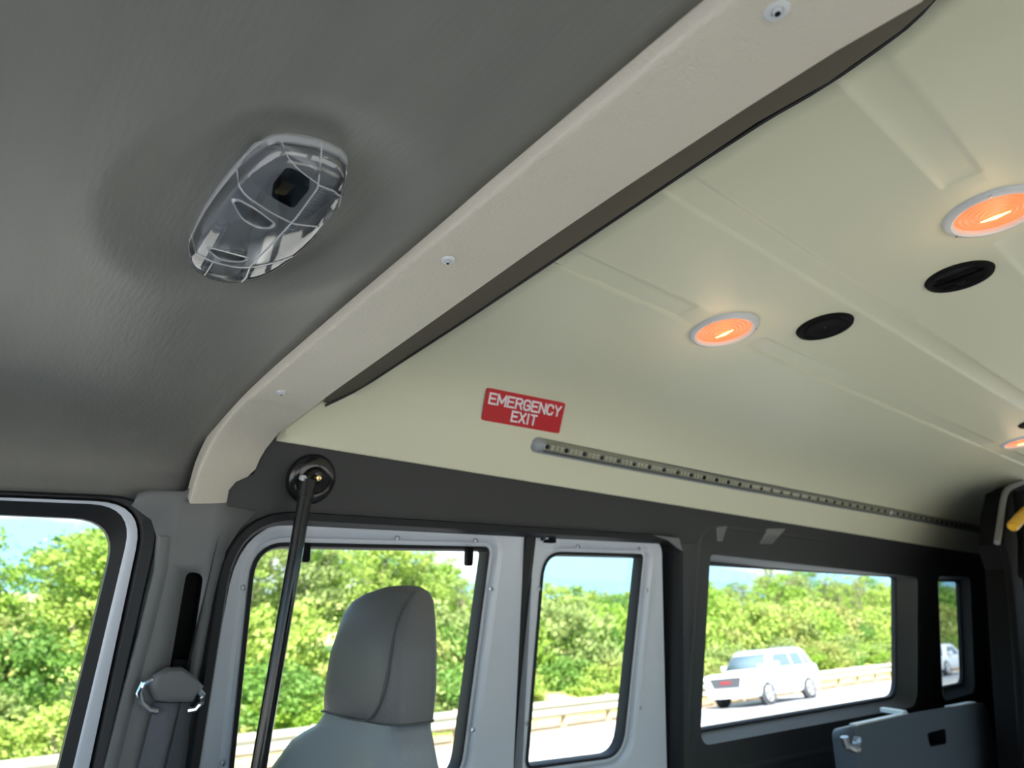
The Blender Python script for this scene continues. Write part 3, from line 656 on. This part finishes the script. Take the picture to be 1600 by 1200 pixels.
# horizontal sections: z, near edge (seam) , front-left edge, rear-right edge, far corner handled by depth
Yn = .86                                     # inboard side of the seat
def srow(v, ul, us, ur, y0=Yn, rnd=.03, pw=1.0):
    """front face from ul to the seam us (on the near side), side face from us to ur, traced at image height v"""
    a = atY(us, v, y0); X0 = a.x; z = a.z
    l = atX(ul, v, X0); l.z = z; rgt = atY(ur, v, y0); rgt.z = z
    return X0, y0, l.y, rgt.x, z
rowsS = []
spec = [(918, 588, 640, 666, .90), (925, 562, 636, 680, .89), (938, 540, 630, 689, .882), (960, 524, 622, 693, .875), (990, 514, 614, 696, .865), (1030, 501, 611, 698, .86), (1080, 493, 607, 698, .86),
        (1110, 490, 606, 695, .86), (1135, 490, 610, 692, .862), (1150, 486, 610, 689, .86), (1165, 478, 610, 693, .855), (1185, 455, 608, 698, .85), (1210, 432, 606, 704, .85)]
def sect(X0, y0, y1, x1, z, r1=.4, n=48):
    cx, cy = (X0 + x1) / 2, (y0 + y1) / 2; hx, hy = (x1 - X0) / 2, (y1 - y0) / 2; P = []
    for k in range(n):
        t_ = 2 * PI * k / n; c, s = math.cos(t_), math.sin(t_); e_ = .48
        P.append(Vector((cx + hx * math.copysign(abs(c) ** e_, c), cy + hy * math.copysign(abs(s) ** e_, s), z)))
    return P
dat = [srow(v, ul, us, ur, y) for v, ul, us, ur, y in spec]
z0s = dat[0]
topz = z0s[4] + .0045
def shr(d, f, z): 
    cx, cy = (d[0] + d[3]) / 2, (d[1] + d[2]) / 2
    return (cx + (d[0] - cx) * f, cy + (d[1] - cy) * f, cy + (d[2] - cy) * f, cx + (d[3] - cx) * f, z)
head = [shr(dat[0], .1, topz), shr(dat[0], .5, topz - .0006), shr(dat[0], .8, topz - .0022)] + dat[:9]
SECT = lambda d: sect(*d)
hb = loft([SECT(d) for d in head], True, True, True)
fm = [1 if False else 0 for _ in hb[1]]
mk('headrest', hb, M['vinyl2'], st, smooth=70)
last = dat[-1]
low_ = [(last[0] - .02, last[1] - .03, last[2] + .09, last[3] + .03, last[4] - .08), (last[0] - .03, last[1] - .05, last[2] + .12, last[3] + .06, last[4] - .25), (last[0] - .06, last[1] - .05, last[2] + .12, last[3] + .08, -.78), (last[0] - .08, last[1] - .04, last[2] + .1, last[3] + .06, -.86)]
mk('backrest', loft([SECT(shr(dat[8], .97, dat[8][4]))] + [SECT(d) for d in dat[9:]] + [SECT(d) for d in low_], True, True, True), M['vinyl'], st, smooth=70)
# front cushion of the head part: proud pad with a sewn edge
frontpts = [(649, 924), (634, 941), (623, 961), (613, 1012), (608, 1045), (603, 1070), (596, 1098), (586, 1115), (576, 1125), (559, 1125), (530, 1118), (504, 1111)]
def head_x(y, z):
    ds = sorted(head + dat[9:10], key=lambda d: d[4])
    for a, b in zip(ds, ds[1:]):
        if a[4] <= z <= b[4]:
            t_ = (z - a[4]) / (b[4] - a[4] + 1e-9); d = [p + (q - p) * t_ for p, q in zip(a, b)]; break
    else: d = ds[-1] if z > ds[-1][4] else ds[0]
    cx, cy, hx, hy = (d[0] + d[3]) / 2, (d[1] + d[2]) / 2, (d[3] - d[0]) / 2, abs(d[2] - d[1]) / 2
    q = min(1, abs((y - cy) / max(hy, 1e-4))); return cx - hx * (max(0, 1 - q ** (2 / .48))) ** (.48 / 2)
def on_head(u, v): return meet(u, v, lambda p: p.x - head_x(p.y, p.z))
seamp = yres(smoothL([on_head(*p) for p in frontpts], 1), 40)
mk('front_seam', tube([p + Vector((-.0030, -.0022, 0)) for p in seamp], .0016, 6), M['seam'], st)
nk = dat[8]; lpn = SECT((nk[0] - .0006, nk[1] - .0006, nk[2] + .0006, nk[3] + .0006, nk[4] - .0005)); mk('neck_seam', tube(lpn + lpn[:1], .0012, 6, False), M['seam'], st)
sq = [Vector((d[0] * .22 + d[3] * .78, d[1] - .0005, d[4])) for d in dat[9:] + low_[:2]]; 
cush = [(.14, .62, 1.16, .86, -.98), (.12, .60, 1.18, .88, -.92), (.13, .61, 1.17, .87, -.86), (.18, .66, 1.12, .82, -.83)]
mk('seat_cushion', loft([SECT(d) for d in cush], True, True, True), M['vinyl'], st, smooth=70)
mk('seat_pedestal', join(box(.25, .75, .68, 1.1, -1.30, -.98)), M['black'], st, bevel=.01)

# ------------------------------------------------------------------ folded bench back under the rear window
YB = .95
def bp_(u, v, y=YB): return atY(u, v, y)
bn = thing('bench_seat', 'blue grey hard shell of a folded bench with square hand hole', 'seat', Vector((2.6, YB, -1.30)))
fc = [bp_(*p) for p in ((1336, 1136), (1420, 1117), (1484, 1106), (1524, 1099), (1541, 1101), (1549, 1140))]
br_ = bp_(1562, 1200); dv = (br_ - fc[-1]).normalized()
zlow = -1.0
poly = [Vector((p.x, p.z)) for p in fc] + [Vector((br_.x, br_.z)), Vector((br_.x + .05, zlow)), Vector((fc[0].x - .02, zlow))]
poly = rpoly([tuple(p) for p in poly], [.03, .01, .01, .01, .02, .01, .01, .03, .03], 4)
hole = rpoly([tuple(Vector((q.x, q.z))) for q in (bp_(1448, 1146), bp_(1453, 1167), bp_(1479, 1162), bp_(1477, 1138))], [.014] * 4, 5)
f3 = lambda d: (lambda x, z: Vector((x, YB + d, z)))
mk('shell', sheet(poly, [hole], f3(0), .2), M['bench'], bn, smooth=40)
mk('shell_edge', loft([[Vector((p[0], YB, p[1])) for p in poly], [Vector((p[0], YB + .006, p[1])) for p in inset(poly, -.003)], [Vector((p[0], YB + .07, p[1] - .01)) for p in inset(poly, .004)]], cap1=True), M['bench'], bn, smooth=40)
mk('hand_hole', loft([[Vector((p[0], YB, p[1])) for p in hole], [Vector((p[0], YB + .05, p[1])) for p in hole]], cap1=True), M['black'], bn)
a, b = bp_(1338, 1135, YB + .005), bp_(1420, 1117, YB + .005)
mk('top_rail', loft([[p + Vector((0, y, z)) for y, z in ((-.002, -.004), (-.002, .005), (.02, .006), (.02, -.004))] for p in (a, b)], True, True, True), M['ring'], bn, bevel=.003)
a2 = bp_(1376, 1114, YB + .16); mk('side_rail', loft([[p + Vector((x, 0, z)) for x, z in ((0, 0), (.03, 0), (.03, .012), (0, .012))] for p in (b + Vector((-.03, .004, .0)), a2 + Vector((0, 0, .004)))], True, True, True), M['ring'], bn)
a, b = bp_(1486, 1105, YB + .005), bp_(1524, 1098, YB + .005)
mk('top_rail', loft([[p + Vector((0, y, z)) for y, z in ((-.002, -.004), (-.002, .003), (.02, .003), (.02, -.004))] for p in (a, b)], True, True, True), M['ring'], bn)
c = bp_(1331, 1159, YB - .0); mk('latch_handle', join(tube([c + Vector((-.04, 0, .016)), c + Vector((-.035, 0, -.004)), c + Vector((.0, 0, -.018)), c + Vector((.03, 0, -.02))], .011, 10), lathe(c + Vector((.02, .0, -.006)), (0, -1, 0), [(.018, 0), (.018, .012), (.008, .016)], 16, True)), M['steel'], bn)
for x in (2.3, 3.2): mk('bench_leg', box(x, x + .06, .98, 1.2, -1.30, -.6), M['black'], bn)

# ------------------------------------------------------------------ wheelchair lift stack at the right edge
lf = thing('wheelchair_lift', 'black lift frame with grey rounded edge and yellow grip at right edge', 'lift', Vector((3.5, .6, -1.30)))
YL = .78
arc = [atY(u, v, YL) for u, v in ((1640, 742), (1600, 752), (1580, 760), (1570, 770), (1566, 790), (1562, 822), (1558, 848))]
mk('frame_edge', tube(yres(smoothL(arc, 1), 24), .011, 12), M['pillar'], lf, smooth=60)
ed2 = [atY(u, v, YL) for u, v in ((1566, 852), (1574, 880), (1582, 950), (1590, 1050), (1600, 1200))]
mk('side_channel', tube(yres(ed2, 12), .012, 10), M['black'], lf, smooth=60)
pts = [atY(u, v, YL + .02) for u, v in ((1640, 748), (1600, 756), (1574, 768), (1568, 800), (1564, 850), (1576, 890), (1590, 1050), (1606, 1230))]
bx = [Vector((p.x, p.z)) for p in pts]; bx += [Vector((bx[-1][0], -1.28)), Vector((XR - .1, -1.28)), Vector((XR - .1, bx[0][1]))]
mk('frame_panel', loft([[Vector((p[0], YL + .01, p[1])) for p in bx], [Vector((p[0], YL + .10, p[1])) for p in bx]], True, True, True), M['black'], lf, smooth=0)
c0, c1 = atY(1583, 822, YL - .05), atY(1606, 796, YL - .05)
mk('yellow_grip', tube([c0 + (c0 - c1) * .06, c0, c1, c1 + (c1 - c0) * .6], [.014, .020, .020, .020], 14), M['yellow'], lf)
for i, (u0, v0, u1, v1) in enumerate(((1590, 770, 1640, 1150), (1600, 770, 1600, 900))):
    mk('hydraulic_arm', tube([atY(u0, v0, YL - .03), atY(u1, v1, YL - .03)], .02, 10), M['black'], lf)
mk('platform', join(box(3.9, 4.7, -.6, .75, -1.28, -1.22), box(4.62, 4.68, -.6, .75, -1.28, -.2)), M['black'], lf)
struct(mk('wall_rear', sheet([Vector((-.98, -1.3)), Vector((1.3, -1.3)), Vector((1.26, .2)), Vector((1.14, .45)), Vector((.9, .62)), Vector((-.6, .62)), Vector((-.95, .3))],
       [rpoly([(-.75, -.34), (-.05, -.34), (-.05, .2), (-.7, .2)], [.06] * 4), rpoly([(.15, -.34), (.8, -.34), (.75, .2), (.15, .2)], [.06] * 4)], lambda y, z: Vector((XR, y, z)), .3), M['panel'], solid=.02))
struct(mk('wall_front', box(-1.62, -1.5, -1.0, 1.24, -1.3, -.42), M['panel']))
struct(mk('trim_3', box(-1.5, -.92, -1.0, 1.24, -.75, -.45), M['ring'], bevel=.03), 'unseen pale dashboard top, enlarged to bounce light from the windscreen')  # dashboard out of view, pale and enlarged so sunlight bounces onto the headliner
struct(mk('trim_4', box(-2.6, -1.63, -.95, 1.20, -1.1, -.62), M['white'], bevel=.06), 'unseen white bonnet added ahead of the windscreen to bounce sunlight inside')  # bonnet added out of view to bounce sun through the windscreen
# outer skin of the van, added outside the trim to block light leaks
skin = [Vector((-1.6, -1.35)), Vector((XR, -1.35)), Vector((XR, .44)), Vector((-1.6, .44))]
struct(mk('wall_right', sheet(skin, [bo, door_open, win3o, win4o], W3(.056), .12), M['white'], smooth=60), 'outer steel skin of the van side, added to block light leaks')
rf_ = [(1.21, .40), (1.15, .52), (1.0, .62), (.6, .66), (YC, .68)]; rf_ = rf_ + [(2 * YC - a, b) for a, b in reversed(rf_[:-1])]
struct(mk('ceiling', loft([[Vector((x, a, b + .02 * x)) for a, b in rf_] for x in (-.2, XR)], False), M['white'], smooth=60), 'outer roof skin of the van, added to block light leaks')

# ------------------------------------------------------------------ ground, road, shoulder
def gz(y):
    T = [(-60, -H), (6.3, -H), (7.2, -H - .06), (12.7, -2.77), (14.6, -3.02), (16.4, -3.22), (18, -3.0), (24, -2.2), (40, -.8), (90, 1.5)]
    return interp(T, y)
def strip_g(y0, y1, n, name, m, lift=0):
    Y_ = [y0 + (y1 - y0) * i / n for i in range(n + 1)]; Xs = [-140 + 10 * i for i in range(45)]
    return mk(name, loft([[Vector((x, y, gz(y) + lift + (0 if y < 17.5 else .35 * noise.noise(Vector((x * .13, y * .2, 0)))))) for x in Xs] for y in Y_], False), m, smooth=60)
tag(strip_g(-60, 15.3, 60, 'highway', M['tarmac']), 'pale sunlit highway surface beyond the van windows', 'road')['kind'] = 'structure'
tag(strip_g(11.6, 13.9, 6, 'traffic_lane', M['lane'], .012), 'greyer traffic lane under the white vehicles', 'road')['kind'] = 'structure'
tag(strip_g(15.3, 17.0, 4, 'shoulder', M['dirt'], .0), 'sandy strip of ground under the guardrail', 'ground')['kind'] = 'structure'
tag(strip_g(17.0, 120, 60, 'grass_bank', M['grass'], .0), 'grassy bank rising behind the guardrail', 'grass')['kind'] = 'structure'
for y in (11.3, 14.9): tag(strip_g(y, y + .15, 1, 'lane_line', M['paint'], .02), ('white painted line on the near side of the grey lane' if y < 12 else 'white painted edge line near the guardrail'), 'road marking')['kind'] = 'structure'

# guardrail
YR = 15.8
zt = -2.40
gd = thing('guardrail', 'long galvanised steel guardrail between highway and trees', 'guardrail', Vector((20, YR, gz(YR))))
prof = [(0, 0), (-.03, -.03), (-.08, -.08), (-.08, -.13), (-.02, -.19), (0, -.225), (-.02, -.26), (-.08, -.32), (-.08, -.37), (-.03, -.42), (0, -.45)]
mk('rail_beam', loft([[Vector((x, YR + y, zt + z + .02 * math.sin(x * .21))) for y, z in prof] for x in [-60 + 4 * i for i in range(60)]], False), M['galv'], gd, smooth=30, solid=.004)
pm_ = None
for i in range(60):
    x = -10 + 2.0 * i
    if pm_ is None:
        pm_ = mk('rail_post', box(x - .04, x + .04, YR + .02, YR + .17, gz(YR) - .1, zt + .03), M['post'], gd, smooth=0)
    else:
        o = pm_.copy(); C.objects.link(o); o.parent = gd; o.location = (2.0 * i, 0, 0)

# ------------------------------------------------------------------ cars
def car(label, ox, oy, oz, L, Wd, Hh, paint, suv=True, rz=0, bank=0):
    base = Vector((ox, oy, oz))
    t = bpy.data.objects.new('car', None); C.objects.link(t); t['_b'] = (0, 0, 0); t.location = base; t['label'] = label; t['category'] = 'car'
    t.rotation_euler = (bank, 0, rz)
    hw = Wd / 2
    def rg(x0, x1, w, z, zf=None, n=9, rad=.25):
        P = rpoly([(x0, -w), (x1, -w), (x1, w), (x0, w)], [rad, rad * .8, rad * .8, rad], n)
        zf = z if zf is None else zf
        return [Vector((p[0], p[1], zf + (z - zf) * min(1, max(0, (p[0] - x0) / 1.2)))) for p in P]
    belt = Hh * (.64 if suv else .62)
    rings = [rg(.12, L - .1, hw * .92, .30), rg(.03, L - .04, hw * .98, .42), rg(0, L, hw, .62), rg(.03, L - .02, hw, .80 * belt), rg(.10, L - .04, hw * .985, belt, belt - .09), rg(.16, L - .08, hw * .95, belt + .03, belt - .06)]
    mk('body', loft(rings, True, True, True), paint, t, smooth=50)
    wsx, rfx = (1.15, 1.85) if suv else (1.25, 2.05)
    rrx, rtx = (L - .12, L - .55) if suv else (L - .75, L - 1.5)
    zr = Hh
    gh = [rg(wsx, rrx, hw * .93, belt - .02), rg(wsx + (rfx - wsx) * .85, rrx + (rtx - rrx) * .8, hw * .80, zr - .09), rg(rfx, rtx, hw * .75, zr - .03), rg(rfx + .25, rtx - .2, hw * .62, zr)]
    cab = mk('cabin', loft(gh, True, True, True), paint, t, smooth=50)
    def ghp(x, s, zq):     # point on cabin side
        k = (zq - belt + .02) / (zr - .09 - belt + .02); w = hw * (.93 - .13 * k) + .006; return Vector((x, s * w, zq))
    zl, zh = belt + .03, zr - .15
    def slant(x, zq, a0, a1): return x
    for s in (-1, 1):
        fx0 = wsx + .32; fx1 = rfx + .12; mx_ = (fx1 + rtx) / 2 - .1
        for (a, b, c_, d_) in ((fx0, mx_ - .05, mx_ - .05, fx1 + .02), (mx_ + .05, rtx - .35, rtx - .45, mx_ + .05), (rtx - .25, rrx - .35, rtx - .1, rtx - .3)) if suv else ((fx0, mx_ - .05, mx_ - .05, fx1), (mx_ + .05, rtx + .15, rtx - .2, mx_ + .05)):
            q = [ghp(a, s, zl), ghp(b, s, zl), ghp(c_, s, zh), ghp(d_, s, zh)]; mk('side_window', (q + [v + Vector((0, s * .004, 0)) for v in q], [(0, 1, 2, 3), (4, 5, 6, 7), (0, 1, 5, 4), (1, 2, 6, 5), (2, 3, 7, 6), (3, 0, 4, 7)]), M['darkglass'], t, smooth=0)
        mk('wing_mirror', loft([[Vector((fx0 + .12 + x * k, s * (hw + .02 + y), belt + .12 + z * k)) for x, z in ((-.06, -.08), (.08, -.08), (.08, .08), (-.06, .08))] for k, y in ((.6, -.08), (1, 0), (.95, .12), (.6, .16))], True, True, True), paint, t)
        mk('headlamp', loft([[Vector((x, s * y, z)) for x, y, z in ((.03 + d, hw * .62, belt - .24), (.10 + d, hw * .97, belt - .22), (.16 + d, hw * .96, belt - .10), (.05 + d, hw * .62, belt - .13))] for d in (.06, -.025)], True, True, True), M['lamp'], t)
        mk('tail_lamp', box(L - .1, L + .01, s * hw * .78 - .08, s * hw * .78 + .08, belt - .3, belt - .05), M['redmark'], t, bevel=.02)
        mk('rear_arch', lathe((L - 1.0, s * hw * .985, .36), (0, s, 0), [(.40, -.05), (.40, .012), (.001, .012)], 28), M['grille'], t)
        mk('front_arch', lathe((.95, s * hw * .985, .36), (0, s, 0), [(.40, -.05), (.40, .012), (.001, .012)], 28), M['grille'], t)
        for x in (.95, L - 1.0):
            w = mk('wheel', lathe((x, s * (hw - .21), .35), (0, s, 0), [(.2, 0), (.33, 0), (.35, .03), (.35, .20), (.33, .225), (.25, .225), (.24, .21)], 28, True), M['tyre'], t)
            w2 = sub('rim', join(lathe((x, s * (hw - .0), .35), (0, s, 0), [(.245, .0), (.24, .02), (.20, .022), (.20, .012)], 24, False), lathe((x, s * hw, .35), (0, s, 0), [(.07, .022), (.001, .026)], 12), *[tube([Vector((x, s * (hw + .018), .35)), Vector((x + .22 * math.cos(k * PI * .4), s * (hw + .018), .35 + .22 * math.sin(k * PI * .4)))], .028, 6) for k in range(5)]), M['alloy'], w)
    mk('windscreen', loft([[Vector((x, y, z)) for y in (-hw * w, hw * w)] for x, w, z in ((wsx + .06, .80, belt + .02), (wsx + .06 + (rfx - wsx) * .72, .68, zr - .13))], False), M['darkglass'], t, solid=.03, offs=0)
    mk('rear_window', loft([[Vector((x, y, z)) for y in (-hw * w, hw * w)] for x, w, z in ((rrx - .02, .74, belt + .05), (rrx + (rtx - rrx) * .72, .64, zr - .14))], False), M['darkglass'], t, solid=.03, offs=0)
    gr_ = mk('grille', loft([[Vector((x, y, z)) for y, z in ((-.48, belt - .46), (.48, belt - .46), (.58, belt - .17), (-.58, belt - .17))] for x in (.1, -.02)], True, True, True), M['grille'], t)
    sub('emblem', box(-.03, -.012, -.20, .20, belt - .36, belt - .27), M['redmark'], gr_)
    mk('lower_bumper', loft([[Vector((x, y, z)) for y, z in ((-hw * .8, .30), (hw * .8, .30), (hw * .86, .48), (-hw * .86, .48))] for x in (.2, .0)], True, True, True), M['ring'], t)
    if suv:
        for s in (-1, 1): mk('roof_rail', tube([Vector((rfx + .2, s * hw * .68, zr)), Vector((rfx + .3, s * hw * .68, zr + .04)), Vector((rtx - .4, s * hw * .68, zr + .04)), Vector((rtx - .3, s * hw * .68, zr))], .015, 6), M['steel'], t)
    return t
p = atY(1207, 1101, 12.7)
car('white sport utility car on the grey lane, seen through the wide rear window', p.x - .95, 12.7 + .93, gz(12.7 + .93) + .01, 4.7, 1.86, 1.68, M['carwhite'], True, 0, -.13)
p = atY(1478, 1052, 13.0)
car('pale silver sedan seen through the narrow tinted rear window', p.x - .4, 13.0 + .9, gz(13.9) + .01, 4.6, 1.8, 1.45, M['carsilver'], False, 0, -.13)

# ------------------------------------------------------------------ trees and bushes beyond the guardrail
def crown(rx, rz, nb, nl, zc_, seed, ls=.075, hollow=.5):
    rnd = random.Random(seed); V, Fc = [], []
    for b in range(nb):
        while True:
            d = Vector((rnd.uniform(-1, 1), rnd.uniform(-1, 1), rnd.uniform(-1, 1)))
            if hollow < d.length < 1: break
        c = Vector((d.x * rx, d.y * rx, zc_ + d.z * rz)); br = rnd.uniform(.22, .5) * rx * .6
        for l in range(nl):
            q = Vector((rnd.gauss(0, 1), rnd.gauss(0, 1), rnd.gauss(0, .7))) * br * .55 + c
            s = ls * rnd.uniform(.6, 1.5); a = Vector((rnd.gauss(0, 1), rnd.gauss(0, 1), rnd.gauss(0, 1))).normalized(); o_ = a.orthogonal().normalized(); w = a.cross(o_)
            n = len(V); V += [q - o_ * s, q + w * s * .6, q + o_ * s, q - w * s * .6]; Fc.append((n, n + 1, n + 2, n + 3))
    return V, Fc, [0] * len(Fc), True
def trunkv(h, r_, seed, nb=7, lean=.0):
    rnd = random.Random(seed); pts = [Vector((lean * h * (i / 8) + .06 * h * rnd.uniform(-.3, .3), .05 * h * rnd.uniform(-.3, .3), h * i / 8)) for i in range(9)]
    L = [tube(pts, [r_ * (1 - .85 * i / 8) for i in range(9)], 7)]
    for b in range(nb):
        k = rnd.randint(2, 7); p0 = pts[k]; d = Vector((rnd.uniform(-1, 1), rnd.uniform(-1, 1), rnd.uniform(.5, 1.2))).normalized(); l = h * rnd.uniform(.25, .45)
        L.append(tube([p0, p0 + d * l * .5 + Vector((0, 0, .03 * h)), p0 + d * l + Vector((0, 0, .1 * h))], [r_ * .4, r_ * .22, r_ * .05], 5))
        p1 = p0 + d * l * .55; d2_ = Vector((rnd.uniform(-1, 1), rnd.uniform(-1, 1), rnd.uniform(.3, 1))).normalized(); L.append(tube([p1, p1 + d2_ * l * .5], [r_ * .2, r_ * .04], 4))
    return join(*L)
def proto(name, kind, seed):
    t = bpy.data.objects.new(name, None); t['_b'] = (0, 0, 0)
    C.objects.link(t)
    if kind == 'tree':
        mk('trunk', trunkv(5.2, .13, seed), M['bark'], t); mk('foliage', crown(1.9, 2.6, 80, 90, 3.6, seed), LEAF[seed % 4], t, smooth=0)
    if kind == 'thin':
        mk('trunk', trunkv(6.2, .11, seed, 14), M['bark'], t); mk('foliage', crown(1.5, 2.6, 26, 60, 4.0, seed, .06, .2), LEAF[(3, 1)[seed % 2]], t, smooth=0)
    if kind == 'bush':
        mk('stems', trunkv(1.0, .03, seed, 8), M['bark'], t); mk('foliage', crown(1.35, .85, 55, 75, .8, seed, .06), LEAF[seed % 5], t, smooth=0)
    return t
protos = {k: [proto(n, k, s) for s in ss] for k, n, ss in (('tree', 'leafy_tree', (0, 1, 2, 3, 4, 5)), ('thin', 'bare_tree', (10, 11, 13)), ('bush', 'bush', (20, 21, 22, 23, 24)))}
used = set()
TL = {'tree': ('tree', 'tree', 'leafy trees behind the guardrail'),
      'thin': ('thin tree', 'tree', 'thin half bare trees behind the guardrail'),
      'bush': ('bush', 'bush', 'bushes at the wood edge')}
def plant(kind, i, x, y, s, sz, rz):
    o = protos[kind][i % len(protos[kind])]
    if o.name in used:
        r_ = o.copy(); C.objects.link(r_)
        for ch in list(o.children):
            c_ = ch.copy(); C.objects.link(c_); c_.parent = r_
    else: r_ = o; used.add(o.name)
    r_.location = (x, y, gz(y) - .1); r_.scale = (s, s, sz); r_.rotation_euler = (0, 0, rz)
    lab, r_['category'], r_['group'] = TL[kind]
    q_ = x / y; row_ = 'front' if y < 20.5 else ('second' if y < 22.7 else ('third' if y < 26.5 else 'rear'))
    where = next((t_ for lim, t_ in ((.30, 'through the front passenger door window'), (.42, 'behind the belt pillar'), (.67, 'left of the seat headrest through the front swing door'), (.97, 'right of the seat headrest through the front swing door'),
             (1.16, 'left half of the rear swing door window'), (1.42, 'right half of the rear swing door window'), (1.8, 'through the left third of the wide rear window'), (2.2, 'through the middle of the wide rear window'),
             (2.9, 'through the right third of the wide rear window'), (3.4, 'through the narrow tinted window')) if q_ < lim), 'hidden behind the lift')
    col = {0: 'lime green', 1: 'yellow green', 2: 'deep green', 3: 'olive green', 4: 'pale yellowish'}[{'tree': (0, 1, 2, 3, 0, 1), 'thin': (1, 1, 1), 'bush': (0, 1, 2, 3, 4)}[kind][i % len(protos[kind])]]
    r_['label'] = col + ' ' + lab + ', ' + row_ + ' row, ' + where; r_['group'] = r_['label']
# skyline height above the eye per unit of distance from the van, as a function of x / y
SK = [(0, .13), (.1, .10), (.2, .135), (.35, .16), (.62, .14), (.75, .085), (.95, .065), (1.08, .045), (1.22, .05), (1.35, .095), (1.55, .09), (1.75, .125), (1.9, .12), (2.3, .125), (2.8, .12), (3.3, .11), (5, .10)]
rnd = random.Random(11)
i = 0
q = -.1
while q < 3.8:
    for row, (y0, kd) in enumerate(((18.6, 'bush'), (21.5, 'bush'), (24, 'tree'), (29, 'tree'))):
        if row >= 1 and rnd.random() < .12: continue
        y = y0 + rnd.uniform(-1, 1.4); x = (q + rnd.uniform(-.05, .05)) * y
        top_ = interp(SK, x / y) * y
        kind = kd
        if row == 2 and (rnd.random() < .35 or .68 < x / y < .95 or (1.75 < x / y < 2.5 and rnd.random() < .5)): kind = 'thin'
        h = (top_ - gz(y)) * rnd.uniform(.80, 1.06)
        if kind == 'bush': s = rnd.uniform(.75, 1.25) * (1.0 if row == 0 else 1.5); sz = s * (.8 if row == 0 else 1.1)
        elif kind == 'tree': sz = h / 6.2; s = max(.85, min(1.25, sz)) * rnd.uniform(.95, 1.2)
        else: sz = h / 6.5; s = sz
        plant(kind, i, x, y, s, sz, rnd.uniform(0, 6.28)); i += 1
    q += .085

# ------------------------------------------------------------------ lift everything so that the tarmac is at z = 0
for o in list(S.objects):
    if '_b' in o: del o['_b']
    if o.parent is None and o.name != 'sun': o.location.z += H
